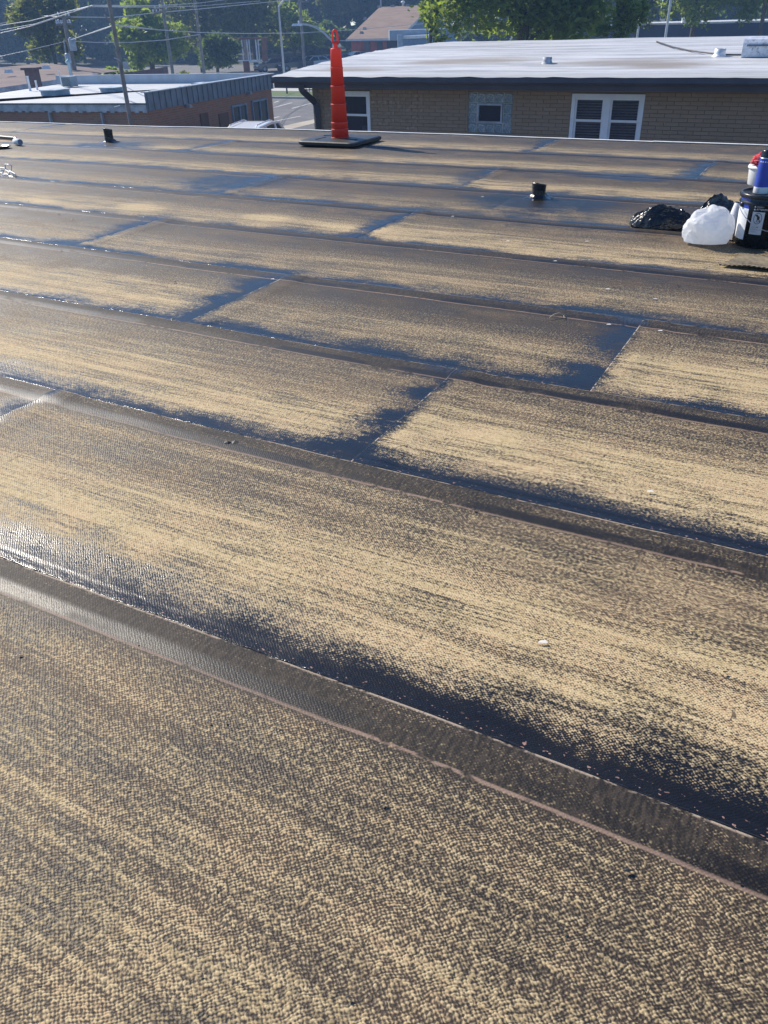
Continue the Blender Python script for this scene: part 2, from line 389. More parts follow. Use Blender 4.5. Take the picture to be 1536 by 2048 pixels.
for a, b in zip(lv[:-1], lv[1:]):
    ra = r0 + (r1 - r0) * ((a - .05) / (ht - .05)); rb = r0 + (r1 - r0) * ((b - .05) / (ht - .05))
    prof += [(ra + .003, a + .002), (rb + .0035, b - .004), (rb + .007, b - .002), (rb + .007, b + .010), (rb - .001, b + .013)] if b != ht else [(ra + .003, a + .014), (rb + .002, b - .01), (rb, b), (rb - .008, b + .004), (.0, b + .005)]
MB().lathe(prof, seg=28).build('cone_body', M_CONE, cone)
hh0, hh1 = ht - .01, rel(57)
m = MB(); m.lathe([(.034, ht), (.030, ht + .012), (.024, ht + .03), (.022, ht + .055), (.026, ht + .07), (0, ht + .075)], seg=14)
H = hh1 - ht; pts = []
for k in range(25):
    a = math.pi * k / 24
    pts.append((.030 * math.cos(a) if k not in (0,) else .030, .0, ht + .06 + (H - .075) * (math.sin(a) ** .55)))
m.tube([(.022, 0, ht + .05)] + pts + [(-.022, 0, ht + .05)], .0115, 10)
m.box((0, 0, ht + .062), (.062, .028, .014))
hd = m.build('handle', M_CONE, cone); hd.rotation_euler = (0, 0, R(20))
def rr_poly(a, b, r, seg=5):
    P = []
    for sx, sy, st in ((1, 1, 0), (-1, 1, 90), (-1, -1, 180), (1, -1, 270)):
        for k in range(seg + 1):
            q = R(st + 90 * k / seg); P.append((sx * (a - r) + r * math.cos(q), sy * (b - r) + r * math.sin(q)))
    return P
def stack(polys):
    m = MB(); n = len(polys[0][0]); P = [(x, y, z) for poly, z in polys for x, y in poly]
    F = [(i * n + k, i * n + (k + 1) % n, (i + 1) * n + (k + 1) % n, (i + 1) * n + k) for i in range(len(polys) - 1) for k in range(n)]
    F += [tuple(range(n))[::-1], tuple(range((len(polys) - 1) * n, len(polys) * n))]; m.add(P, F); return m
bs = stack([(rr_poly(.36, .33, .06), 0), (rr_poly(.395, .365, .07), .02), (rr_poly(.395, .365, .07), .048), (rr_poly(.38, .35, .07), .058), (rr_poly(.16, .16, .1), .064)])
bs.box((-.2, .12, .062), (.2, .03, .012)).box((.2, -.12, .062), (.2, .03, .012)).box((-.2, -.12, .062), (.03, .2, .012))
bs.build('rubber_base', M_RUBBER, cone)

def vent_pipe(px, py, ytop, rad, tilt, label):
    b = roofpt(px, py); h = zat(b, ytop) - b.z
    e = empty('vent_pipe', b, 0, label, 'vent pipe', 'tar-coated vent pipes on the near roof')
    def wob(q, a):
        top = q[2] > h * .8
        k = 1 + .05 * mnoise.noise(Vector((q[0] * 25, q[1] * 25, q[2] * 14)))
        return (q[0] * k + tilt * q[2], q[1] * k, q[2] + (.012 * math.cos(a + 2.4) + .006 * mnoise.noise(Vector((a * 3, 1, 1))) if top else 0))
    pr = [(rad * 1.12, -.004), (rad * 1.02, .012)] + [(rad * (1 + .02 * math.sin(z * 9)), h * z) for z in (.15, .3, .45, .6, .75, .85)] + [(rad * 1.04, h * .93), (rad * 1.0, h), (rad * .88, h * .995), (rad * .86, h * .6), (0, h * .55)]
    MB().lathe(pr, seg=24, fn=wob).build('pipe', M_TARDK, e)
    def blob(q, a): k = 1 + .35 * mnoise.noise(Vector((math.cos(a) * 1.7, math.sin(a) * 1.7, rad * 40))); return (q[0] * k, q[1] * k, q[2])
    MB().lathe([(rad * 2.0, -.004), (rad * 1.7, .004), (rad * 1.25, .012), (rad * 1.0, .03)], seg=24, fn=blob).build('tar_collar', M_TARDK, e)
vent_pipe(1076.5, 397, 367, .056, .0, 'black tar-coated pipe stub standing near the bags and bucket')
vent_pipe(219.5, 283, 257.5, .056, 0.0, 'black tar-coated pipe stub standing far off left of the orange cone')

# ---- bags
def bag(name, c, rad, seed, fold, lab, mat, rz=0.0, pinch=None, ridge=.5, cat='bag', group=None):
    bm = bmesh.new(); bmesh.ops.create_uvsphere(bm, u_segments=150, v_segments=90, radius=1)
    for v in bm.verts:
        d = v.co.normalized(); q = d * 1.5 + Vector((seed, seed * .7, 0))
        big = mnoise.noise(q) * .22 + mnoise.noise(q * 2.1) * .08
        wp = Vector((mnoise.noise(d * 2.3 + Vector((seed, 0, 1))), mnoise.noise(d * 2.3 + Vector((0, seed, 4))), mnoise.noise(d * 2.3 + Vector((3, 1, seed))))) * .35
        e = d + wp; k = 1 + big
        for fx, fy, am, pw in ((.9, 3.4, 1.0, 3), (1.6, 6.5, .6, 4), (3.2, 10.5, .3, 4)):
            nz = 1 - abs(mnoise.noise(Vector((e.x * fx + e.z * fx * .6, e.y * fy, e.z * fy)) + Vector((seed * 3, fx, 0)))) * 1.6
            k += fold * am * (ridge * 2) * max(0, nz) ** pw
        p = Vector((d.x * rad[0], d.y * rad[1], d.z * rad[2])) * k
        if pinch: p = pinch(p)
        v.co = p
    for v in bm.verts:
        z = v.co.z + rad[2] * .62
        v.co.z = z if z > .012 else .004 + .012 * math.exp((z - .012) * 9) * .6
    me = bpy.data.meshes.new(name); bm.to_mesh(me); bm.free()
    me.polygons.foreach_set('use_smooth', [True] * len(me.polygons))
    o = link(name, me, mat, None, c, (0, 0, rz)); return tag(o, lab, cat, group)
kb = NT('black_bin_liner'); q = kb.co(); kb.base((.012, .012, .013)); kb.rough(kb.mixf(kb.noise(q, 14, 3, .6), .12, .24))
w1_ = kb.noise(kb.sc(q, (5, 20, 16)), 1, 2, .5, 1.0); w2_ = kb.noise(kb.sc(q, (15, 40, 30)), 1, 2, .5, .8)
def crease(k, w, p=6): return k.m('POWER', k.sub(1.0, k.mul(k.m('ABSOLUTE', k.sub(w, .5)), 2.4)), p)
kb.bump(kb.add(crease(kb, w1_, 3), kb.mul(crease(kb, w2_, 3), .5)), .5, .006); M_BLK = kb.mat
kb = NT('white_carrier_film'); q = kb.co(); kb.base((.88, .89, .90)); kb.rough(.35); _tr = kb.n('ShaderNodeBsdfTranslucent'); _tr.inputs[0].default_value = (.93, .94, .95, 1); _mx = kb.n('ShaderNodeMixShader'); _mx.inputs[0].default_value = .5; kb.t.links.new(kb.p.outputs[0], _mx.inputs[1]); kb.t.links.new(_tr.outputs[0], _mx.inputs[2]); kb.t.links.new(_mx.outputs[0], kb.out.inputs[0])
w1_ = kb.noise(kb.sc(q, (8, 8, 12)), 1, 2, .5, 1.2); kb.bump(kb.add(crease(kb, w1_), kb.mul(kb.noise(q, 30, 2, .5), .2)), .5, .004); M_WBAG = kb.mat
def pinch_left(p):
    s = max(0, (-p.x - .10) / .2); return Vector((p.x, p.y * (1 - .35 * min(s, 1)), p.z * (1 - .45 * min(s, 1))))
def film(name, c, a, b, H, seed, lab, rz, lift=0.0):
    nr, na = 70, 170; V = []
    for i in range(nr + 1):
        r = i / nr
        for j in range(na):
            q = 2 * math.pi * j / na; cs, sn = math.cos(q), math.sin(q)
            edge = 1 + .14 * mnoise.noise(Vector((cs * 1.4, sn * 1.4, seed))) + .05 * mnoise.noise(Vector((cs * 5, sn * 5, seed)))
            x, y = a * r * cs * edge, b * r * sn * edge
            wx = x + .03 * mnoise.noise(Vector((x * 9, y * 9, seed))); wy = y + .025 * mnoise.noise(Vector((x * 8, y * 8, seed + 5)))
            dome = max(0, 1 - r ** 3.2) ** .6
            f = 0
            for fx, fy, am, pw in ((2.6, 13, .040, 2), (5, 26, .026, 2), (9, 44, .014, 2), (16, 24, .012, 2)):
                f += am * max(0, 1 - 2.2 * abs(mnoise.noise(Vector((wx * fx + wy * 2, wy * fy - wx * fx * .7, seed + fx))))) ** pw
            big = .75 + .5 * mnoise.noise(Vector((x * 5, y * 7, seed + 2)))
            z = dome * (H * big + f * (H / .085) + lift * max(0, x / a)) + .002
            V.append((x, y, z))
    m = MB(); m.add(V, [(i * na + j, (i + 1) * na + j, (i + 1) * na + (j + 1) % na, i * na + (j + 1) % na) for i in range(nr) for j in range(na)], True)
    return tag(m.build(name, M_BLK, None, c, (0, 0, rz)), lab, 'bag')
film('bin_bag', roofpt(1320, 452), .215, .15, .085, 4.3, 'crumpled black plastic bin bag lying flat left of the white bag', R(-14))
def pinch_r(p):
    s = max(0, min(1, (p.x + .05) / .2)); return Vector((p.x, p.y * (1 - .2 * s), p.z * (.55 + .55 * s)))
film('bin_bag', roofpt(1437, 437), .17, .12, .085, 9.1, 'crumpled black plastic standing up behind the white bag', R(14), .05)
def sack(p):
    s = max(0, p.z / .15); return Vector((p.x * (1 - .12 * s), p.y * (1 - .12 * s), p.z))
bag('carrier_bag', roofpt(1411, 489), (.142, .115, .135), 2.7, .045, 'bulging white plastic bag in front of the black bin bags', M_WBAG, R(-10), sack, .3)

# ---- bucket with its labels
M_BKT = paint('black_bucket_plastic', (.010, .011, .013), .28, .3, 12)
M_STEEL = paint('galvanised_wire', (.6, .6, .6), .3, .1, 20, .9)
M_WLAB = paint('white_label', (.80, .82, .84), .5, .05, 10)
M_GLAB = paint('grey_label', (.50, .53, .56), .5, .08, 10)
M_BLAB = paint('blue_label', (.03, .07, .42), .4, .1, 10)
M_INK = paint('black_ink', (.015, .015, .018), .5, .1, 10)
bk = roofpt(1514, 489)
fdir = math.atan2(-bk.y, -bk.x)                     # azimuth that faces the camera
BH = zat(bk, 379) - bk.z - .012; RB, RTP = .135, .148
bucket = empty('bucket', bk, 0, 'black plastic bucket with warning sticker, a tub and canister on its lid', 'bucket')
def br(z): return RB + (RTP - RB) * z / BH
MB().lathe([(0, .0), (RB - .006, 0), (RB, .006), (br(BH * .8), BH * .8), (br(BH * .8) + .007, BH * .81), (br(BH * .84) + .008, BH * .835), (br(BH * .85) + .002, BH * .85), (br(BH * .93), BH * .93)], seg=48).build('bucket_body', M_BKT, bucket)
MB().lathe([(br(BH * .93) + .001, BH * .925), (RTP + .009, BH * .925), (RTP + .011, BH * .94), (RTP + .011, BH * .985), (RTP + .007, BH), (RTP - .002, BH), (RTP - .008, BH * .975), (RTP - .012, BH * .965), (0, BH * .965)], seg=48).build('lid', M_BKT, bucket)
def curved(name, poly2d, mat, parent, az, zc, off=.0012, rf=br):
    m = MB(); me = None
    P = []
    for x, y in poly2d:
        r = rf(zc + y) + off; a = fdir + az + x / r; P.append((r * math.cos(a), r * math.sin(a), zc + y))
    return P
def wrap_rect(name, x0, x1, y0, y1, mat, parent, az, zc, off=.0012, rf=br, skew=0.0):
    nu = max(3, int((x1 - x0) / .008)); V = []
    for a in range(nu):
        for b in (0, 1):
            x = x0 + (x1 - x0) * a / (nu - 1); y = (y0, y1)[b]
            V.append((x + skew * y, y))
    P = curved(name, V, mat, parent, az, zc, off, rf)
    m = MB(); m.add(P, [(2 * a, 2 * a + 2, 2 * a + 3, 2 * a + 1) for a in range(nu - 1)], True); return m.build(name, mat, parent)
def wrap_poly(name, polys, mat, parent, az, zc, off, rf=br):
    m = MB()
    for poly in polys:
        P = curved(name, poly, mat, parent, az, zc, off, rf); m.add(P, [tuple(range(len(P)))])
    return m.build(name, mat, parent)
def wrap_text(name, body, size, mat, parent, az, zc, off, x0, y0, rf=br):
    cu = bpy.data.curves.new(name, 'FONT'); cu.body = body; cu.size = size; cu.resolution_u = 2
    to = bpy.data.objects.new(name, cu); COL.objects.link(to)
    me = bpy.data.meshes.new_from_object(to.evaluated_get(bpy.context.evaluated_depsgraph_get())); bpy.data.objects.remove(to)
    for v in me.vertices:
        x, y = v.co.x + x0, v.co.y + y0; r = rf(zc + y) + off; a = fdir + az + x / r
        v.co = (r * math.cos(a), r * math.sin(a), zc + y)
    me.materials.clear(); return link(name, me, mat, parent)
wl = R(-6)
wrap_rect('warning_sticker', -.048, .022, -.075, .055, M_GLAB, bucket, wl, .155, .0012)
for q, word in enumerate(('WARNING', 'AVISO', 'ATTENTION')):
    zz = .098 - q * .016
    wrap_poly('warning_triangle', [[(-.046, zz - .003), (-.034, zz - .003), (-.040, zz + .0085)]], M_WLAB, bucket, wl, .155, .0014)
    wrap_text('warning_word', word, .0145, M_WLAB, bucket, wl, .155, .0014, -.030, zz - .002)
ringo = [(.024 * math.cos(2 * math.pi * a / 32) - .013, .032 * math.sin(2 * math.pi * a / 32) + .018) for a in range(32)]
quads = []
for a in range(32):
    b = (a + 1) % 32; p, q = ringo[a], ringo[b]; i_ = lambda s: ((s[0] + .013) * .88 - .013, (s[1] - .018) * .9 + .018)
    quads.append([p, q, i_(q), i_(p)])
quads.append([(-.031, .038), (-.028, .042), (.005, -.002), (.002, -.006)])
def disc(x, y, r, ry=None): return [(x + r * math.cos(2 * math.pi * a / 14), y + (ry or r) * math.sin(2 * math.pi * a / 14)) for a in range(14)]
wrap_poly('prohibition_pictogram', quads, M_INK, bucket, wl, .155, .0018)
wrap_poly('child_silhouette', [disc(-.019, .034, .0065), disc(-.010, .022, .008, .011), [(-.008, .018), (.000, .010), (.003, .000), (-.001, -.001), (-.005, .008), (-.012, .014)], [(-.014, .016), (-.018, .004), (-.014, .003), (-.009, .014)], [(-.02, -.003), (-.006, -.003), (-.006, .001), (-.02, .001)]], M_INK, bucket, wl, .155, .0023)
for q in range(7): wrap_rect('sticker_line', -.044, .016 - .012 * (q % 3), -.028 - .006 * q - .0012, -.028 - .006 * q, M_INK if q % 2 else paint('grey_ink', (.3, .31, .33), .6), bucket, wl, .155, .0016)
wrap_rect('product_label', -.20, -.078, -.115, .065, M_WLAB, bucket, wl, .155, .0012)
wrap_rect('label_band', -.20, -.078, .065, .125, M_BLAB, bucket, wl, .155, .0012)
for s in (-1, 1):
    a = fdir - R(62) + (0 if s < 0 else math.pi)
    MB().lathe([(0, .012), (.014, .010), (.016, 0)], seg=14).xform(Matrix.Translation(((br(BH * .8)) * math.cos(a), br(BH * .8) * math.sin(a), BH * .78)) @ Matrix.Rotation(a, 4, 'Z') @ Matrix.Rotation(R(90), 4, 'Y')).build('handle_ear', M_BKT, bucket)
a0 = fdir - R(62); pts = []
for q in range(31):
    s = q / 30; a = math.pi * s; L = RTP + .022
    hx = L * math.cos(a); hf = L * math.sin(a)
    pts.append((hx * math.cos(a0) + hf * math.cos(a0 + R(90)), hx * math.sin(a0) + hf * math.sin(a0 + R(90)), BH * .78 - .13 * math.sin(a)))
MB().tube(pts, .0022, 6).build('bail_handle', M_STEEL, bucket)

lidz = bk.z + BH * .967
def atlid(px, py):
    p = PZ(px, py, lidz); p.z = lidz; return p
tb = atlid(1523, 369)
tub = empty('plastic_tub', tb, 0, 'small white plastic tub standing on the bucket lid under the red rag', 'tub')
th_ = zat(tb, 330) - tb.z
M_TUB = paint('white_tub_plastic', (.80, .80, .79), .4, .05, 8)
MB().lathe([(0, 0), (.082, 0), (.085, .004), (.093, th_ * .86)], seg=36).build('tub_body', M_TUB, tub)
MB().lathe([(.0935, th_ * .84), (.099, th_ * .84), (.100, th_ * .9), (.097, th_), (.09, th_ * 1.01), (.0, th_ * .97)], seg=36).build('tub_lid', M_TUB, tub)
kr = NT('red_rag_cloth'); q = kr.co(); kr.base(kr.mix(kr.ss(kr.noise(q, 22, 3, .6), .45, .62), (.62, .03, .05), (.75, .30, .30))); kr.rough(.75); kr.bump(kr.noise(q, 60, 4, .6), .8, .01); M_RED = kr.mat
bag('rag', tb + Vector((-.012, -.01, th_ - .002)), (.075, .055, .042), 6.6, .16, 'crumpled red rag draped on top of the white tub', M_RED, R(12), None, .6, 'rag')
cc = atlid(1520.5, 386)
can = empty('canister', cc, 0, 'dark blue canister with black cap standing on the bucket lid', 'canister')
chh = zat(cc, 299) - cc.z; cr_ = .043
fc = math.atan2(-cc.y, -cc.x)
MB().lathe([(0, 0), (cr_ * .95, 0), (cr_, .003), (cr_, chh * .15), (cr_, chh * .16)], seg=32).build('white_foot', M_TUB, can)
MB().lathe([(cr_ + .0006, chh * .16), (cr_ + .0006, chh * .81)], seg=32).build('blue_wrap', M_BLAB, can)
MB().lathe([(cr_, chh * .81), (cr_ - .0005, chh * .825), (cr_ - .002, chh * .83)], seg=32).build('silver_ring', M_STEEL, can)
MB().lathe([(cr_ - .002, chh * .83), (cr_ - .003, chh * .84), (cr_ - .005, chh * .97), (cr_ - .009, chh), (0, chh)], seg=32).build('cap', M_BKT, can)
fdir_keep = fdir; fdir = fc
for q in range(6):
    x = -.036 + q * .0145
    wrap_poly('dot_mark', [[(x + .0042 * math.cos(2 * math.pi * a / 12), .004 * math.sin(2 * math.pi * a / 12)) for a in range(12)]], M_WLAB, can, 0, chh * .74, .0016, lambda z: cr_)
wrap_rect('barcode_panel', -.03, -.008, -.012, .012, M_GLAB, can, 0, chh * .08, .0012, lambda z: cr_)
fdir = fdir_keep

# small litter between the white bag and the bucket
rp = roofpt(1461, 481)
e = empty('paper_sleeve', rp, R(25), 'rolled pale paper sleeve squeezed between the white bag and the bucket', 'paper roll')
m = MB(); m.tube([(-.012, 0, .085), (0, 0, .16), (.012, 0, .215)], [.034, .032, .028], 16, False); m.build('sleeve', paint('pale_paper', (.68, .68, .72), .8, .08), e)
m = MB(); m.box((0, 0, .05), (.06, .05, .09), .2, .85); m.build('carton', paint('cream_card', (.72, .62, .55), .8), e)
bag('wrapper', roofpt(1458, 478, .02), (.028, .03, .045), 3.9, .18, 'small crumpled orange and red wrapper wedged beside the bucket', paint('orange_red_film', (.75, .22, .06), .4, .5, 30), 0, None, .5, 'wrapper')

# ---- roller cover, tray, pole at the left edge
rc = roofpt(37, 290)
M_NAP = paint('white_roller_nap', (.82, .82, .80), .9, .08, 30, bump=.004, bscale=120)
roller = empty('roller_cover', rc, 0, 'white fluffy paint roller cover lying on the roof at the left edge', 'paint roller')
ax = (roofpt(50, 290) - roofpt(26, 286)).normalized(); L = .14; rr_ = .038
a_, b_ = Vector((0, 0, rr_)) - ax * L * .55, Vector((0, 0, rr_)) + ax * L * .55
m = MB(); m.tube([a_, a_ + ax * .006, b_ - ax * .006, b_], [rr_ * .86, rr_, rr_, rr_ * .86], 20, False); m.build('nap', M_NAP, roller)
m = MB(); m.tube([b_ - ax * .004, b_ - ax * .0035], [rr_ * .88, rr_ * .6], 20, False); m.tube([b_ - ax * .02, b_ - ax * .003], [rr_ * .6, rr_ * .6], 16); m.build('core', paint('grey_core', (.16, .18, .22), .6), roller)
pl = empty('roller_pole', roofpt(12, 277), 0, 'dark thin roller pole lying behind the white roller cover', 'pole')
d = (roofpt(24, 277.5) - roofpt(0, 275)); d.normalize()
m = MB(); m.tube([Vector((0, 0, .022)) - d * .75, Vector((0, 0, .022)) + d * .22], .022, 10); m.build('shaft', paint('dark_pole', (.035, .04, .045), .45), pl)
m = MB(); m.tube([Vector((0, 0, .022)) + d * .18, Vector((0, 0, .022)) + d * .27], .017, 10); m.build('thread_tip', M_STEEL, pl)
m = MB(); a0 = Vector((0, 0, .015))
tr = empty('roller_tray', roofpt(-2, 296.5), TH + .2, 'shallow black oval tray lying in front of the white roller cover', 'tray')
MB().lathe([(0, .004), (.12, .004), (.15, .026), (.158, .028), (.16, .022), (.125, .0), (0, 0)], seg=32, fn=lambda q, a: (q[0] * 1.0, q[1] * .75, q[2])).build('pan', M_BKT, tr)

# ---- wire roller frame
wf = roofpt(14, 350)
frame = empty('wire_roller', wf, 0, 'pale bent wire roller frame standing on the roof at the left edge', 'wire roller')
M_WIRE = paint('pale_wire', (.66, .66, .66), .4, .15, 20, .3)
def WP(px, py, dd=0.0):       # the frame stands in one upright plane facing along the sheets
    v = ray(px, py); q = Vector((0, 0, EYE)) + v * ((wf.dot(NV) + dd) / v.dot(NV)); return q - wf
zx, zy = lambda x: x / 12.8, lambda y: 260 + y / 12.8
def chain(pts, r=.0055): return MB().tube([WP(zx(x), zy(y), dd) for x, y, dd in pts], r, 6)
chain([(135, 1000, 0), (130, 880, 0), (215, 885, .0), (300, 905, 0), (290, 1030, .02), (270, 1060, .02)]).build('wire', M_WIRE, frame)
chain([(-60, 960, 0), (130, 985, 0), (380, 1120, -.02), (410, 1165, -.04), (380, 1195, -.04)]).build('wire', M_WIRE, frame)
chain([(-60, 1030, .0), (100, 1040, 0), (60, 1140, -.03), (200, 1170, -.05), (260, 1070, -.02)]).build('wire', M_WIRE, frame)
chain([(150, 1030, .04), (240, 1080, .02), (400, 1175, -.04), (300, 1190, -.05), (200, 1180, -.05)]).build('wire', M_WIRE, frame)
chain([(-60, 1090, .03), (100, 1115, .02), (240, 1150, .0)]).build('wire', M_WIRE, frame)

# ---- loose membrane offcut, twig, straw, crumbs
oc = empty('membrane_offcut', TN(.12, 4.98, roofz(.12, 4.98)), TH, 'loose offcut of ribbed tan roofing lying below the bucket, front edge lifted', 'roofing offcut')
nu, nv = 16, 10; V = []
for a in range(nu):
    for b in range(nv):
        x = -.5 + 1.1 * a / (nu - 1); y = -.13 + .3 * b / (nv - 1) - .02 * x; V.append((x - .1 * (1 - b / (nv - 1)), y, .012 + (.012 * (1 - b / (nv - 1)) ** 2 if a > 1 else .004) + .003 * math.sin(a)))
ko = NT('ribbed_offcut'); q = ko.co(); nz = ko.noise(ko.sc(q, (3, 8, 1)), 1, 4, .6)
s_ = ko.n('ShaderNodeSeparateXYZ'); ko.put(s_.inputs[0], q); rib = ko.m('SINE', ko.mul(ko.add(s_.outputs[0], ko.mul(s_.outputs[1], -.8)), 2 * math.pi / .026))
ko.base(ko.mix(ko.ss(ko.add(ko.mul(rib, .22), ko.add(nz, ko.mul(ko.noise(q, 90, 2), .3))), .5, .85), (.07, .055, .04), (.45, .36, .21))); ko.rough(.8); ko.bump(rib, .8, .004)
m = MB(); m.add(V, [(a * nv + b, (a + 1) * nv + b, (a + 1) * nv + b + 1, a * nv + b + 1) for a in range(nu - 1) for b in range(nv - 1)], True)
m.add([V[a * nv] for a in range(nu)] + [(V[a * nv][0], V[a * nv][1], V[a * nv][2] - .005) for a in range(nu)], [(a, a + 1, nu + a + 1, nu + a) for a in range(nu - 1)])
m.build('offcut_sheet', ko.mat, oc)
tw = empty('twig', roofpt(1112, 637), 0, 'pale dry forked twig lying on the dark sheet at centre right', 'twig')
M_TWIG = paint('dry_twig', (.45, .36, .22), .8)
b0_ = roofpt(1112, 637)
pp = [roofpt(*q) - b0_ + Vector((0, 0, z)) for q, z in (((1098, 640), .004), ((1107, 636.5), .012), ((1117, 635), .016), ((1127, 636), .006), ((1130, 634), .006))]
m = MB(); m.tube(pp, [.0022, .0026, .0024, .002, .0012], 5); m.tube([pp[3], roofpt(1128, 640) - b0_ + Vector((0, 0, .004))], [.002, .001], 5); m.build('stem', M_TWIG, tw)
rng = random.Random(5)
spots = [(1355, 573, .016), (1253, 1747, .013), (765, 1612, .011), (690, 757, .012), (456, 885, .03), (470, 884, .03), (300, 762, .010), (205, 780, .012), (1233, 464, .02), (1222, 520, .015), (345, 640, .02), (520, 430, .015),
         (945, 985, .01), (948, 1020, .012), (120, 380, .015), (57, 405, .02), (118, 430, .02), (145, 440, .02), (123, 503, .018), (350, 565, .02), (1085, 1275, .006), (290, 365, .02), (230, 395, .02), (600, 350, .02), (195, 365, .02), (1300, 590, .012), (1040, 640, .012)]
for q in range(160):
    spots.append((rng.uniform(0, 1536), 300 + 1700 * rng.random() ** 1.6, rng.uniform(.003, .008)))
m = MB()
for x, y, s in spots:
    p = roofpt(x, y); s *= .75; a = rng.uniform(0, 6.28); e_ = rng.uniform(.3, .7)
    P = [(p.x + s * math.cos(a + q * 1.2566) * (1 if q % 2 else .6), p.y + s * e_ * math.sin(a + q * 1.2566), p.z + .0015) for q in range(5)] + [(p.x, p.y, p.z + s * .35)]
    m.add(P, [(q, (q + 1) % 5, 5) for q in range(5)])
tag(m.build('roof_crumbs', paint('tar_crumb', (.03, .028, .026), .6, .5, 60)), 'scattered black crumbs of tar and grit on the roof', 'debris', None, 'stuff')
m = MB()
for x, y in ((1300, 985), (1015, 485), (1110, 525), (1085, 1290), (1173, 485), (1215, 580), (1310, 600), (545, 560), (1217, 652), (905, 435), (965, 395), (1320, 665)):
    p = roofpt(x, y); s = .012
    m.add([(p.x - s, p.y, p.z + .001), (p.x + s, p.y - .003, p.z + .001), (p.x + s * .6, p.y + .006, p.z + .003), (p.x - s * .5, p.y + .005, p.z + .002)], [(0, 1, 2, 3)])
tag(m.build('pale_flecks', paint('pale_fleck', (.7, .66, .6), .7)), 'few pale flecks of grit stuck in the tar seams', 'debris', None, 'stuff')
# ================================================================== 3. ground
def sheet_tn(name, poly, z, mat, kind='structure'):
    m = MB(); m.add([TN(t, n, GZ + z) for t, n in poly], [tuple(range(len(poly)))]); return tag(m.build(name, mat), None, None, None, kind)
kg = NT('dull_ground'); q = kg.co(); kg.base(kg.mix(kg.ss(kg.noise(q, .08, 6, .7), .4, .65), (.05, .065, .025), (.09, .08, .05))); kg.rough(.95)
m = MB(); m.add([(-1500, -1500, GZ), (1500, -1500, GZ), (1500, 1500, GZ), (-1500, 1500, GZ)], [(0, 1, 2, 3)]); tag(m.build('ground', kg.mat), None, None, None, 'structure')
ka = NT('asphalt'); q = ka.co(); ka.base(ka.mix(ka.ss(ka.noise(q, .6, 6, .7), .35, .7), (.10, .10, .105), (.16, .155, .15))); ka.rough(.85); ka.bump(ka.noise(q, 30, 3, .6), .4, .01); M_ASPH = ka.mat
M_CONC = paint('pale_concrete', (.46, .45, .42), .85, .12, .7)
M_STRIPE = paint('worn_white_paint', (.55, .55, .53), .8, .3, 5)
kg = NT('mown_grass'); q = kg.co(); kg.base(kg.mix(kg.noise(q, 3, 6, .75), (.05, .10, .02), (.13, .18, .05))); kg.rough(.9); kg.bump(kg.noise(q, 25, 3), .8, .03); M_GRASS = kg.mat
sheet_tn('parking_lot', [(-75, 10.5), (16, 10.5), (16, 56), (-75, 56)], .004, M_ASPH)
sheet_tn('road', [(-150, 61), (60, 61), (60, 79), (-150, 79)], .004, M_CONC)
sheet_tn('far_lot', [(-150, 82), (60, 82), (60, 104), (-150, 104)], .004, M_ASPH)
m = MB(); m.bb((-75, 56.02, 0), (16, 61, .13)); lw = m.build('lawn', M_GRASS, None, (0, 0, GZ), (0, 0, TH)); tag(lw, None, None, None, 'structure')
m = MB(); m.bb((-75, 55.8, 0), (16, 56.0, .14)); tag(m.build('kerb', M_CONC, None, (0, 0, GZ), (0, 0, TH)), None, None, None, 'structure')
sw = [PZ(*p, GZ) for p in ((545, 257), (628, 239), (660, 233), (680, 240), (628, 247), (580, 259))]
m = MB(); m.add([(p.x, p.y, GZ + .012) for p in sw], [tuple(range(6))]); tag(m.build('pavement', paint('tan_concrete', (.42, .37, .29), .9, .15, .6)), None, None, None, 'structure')
m = MB()
for a, b in (((553, 242), (601, 232.5)), ((545, 216), (584, 205.5)), ((584, 217), (623, 206.5)), ((548, 205.5), (558, 202)), ((545, 237), (558, 233.5))):
    p, q = PZ(*a, GZ), PZ(*b, GZ); d = (q - p).normalized(); s_ = Vector((-d.y, d.x, 0)) * .07
    m.add([(c.x, c.y, GZ + .009) for c in (p - s_, p + s_, q + s_, q - s_)], [(0, 1, 2, 3)])
tag(m.build('parking_stripes', M_STRIPE), None, None, None, 'structure')

# ================================================================== 4. neighbouring brick building
OT, ON = -4.0, 18.0
nb = empty('brick_building', TN(OT, ON, GZ), TH, 'tan brick building with white coated roof just across the gap', 'building')
def NL(t, n, z): return (t - OT, n - ON, z - GZ)
def nbox(m, t0, t1, n0, n1, z0, z1): return m.bb(NL(t0, n0, z0), NL(t1, n1, z1))
def on_n(px, py, n):
    v = ray(px, py); return Vector((0, 0, EYE)) + v * (n / v.dot(NV))
kb = NT('tan_brick'); q = kb.co(); oi = kb.n('ShaderNodeObjectInfo').outputs['Random']; g_ = kb.n('ShaderNodeNewGeometry').outputs['Random Per Island']
rnd = kb.m('FRACT', kb.add(oi, g_))
kb.base(kb.mix(kb.ss(kb.noise(q, 14, 4, .6), .3, .7), kb.mix(rnd, (.27, .19, .125), (.46, .34, .235)), kb.mix(rnd, (.34, .25, .165), (.21, .145, .095)))); kb.rough(.9); kb.bump(kb.noise(q, 45, 3, .6), .6, .006); M_BRICK = kb.mat
M_MORTAR = paint('grey_mortar', (.20, .165, .12), .95, .15, 6)
M_WHITE = paint('white_window_paint', (.78, .80, .82), .45, .05, 4)
M_FASCIA = paint('dark_brown_fascia', (.052, .045, .055), .5, .2, 2)
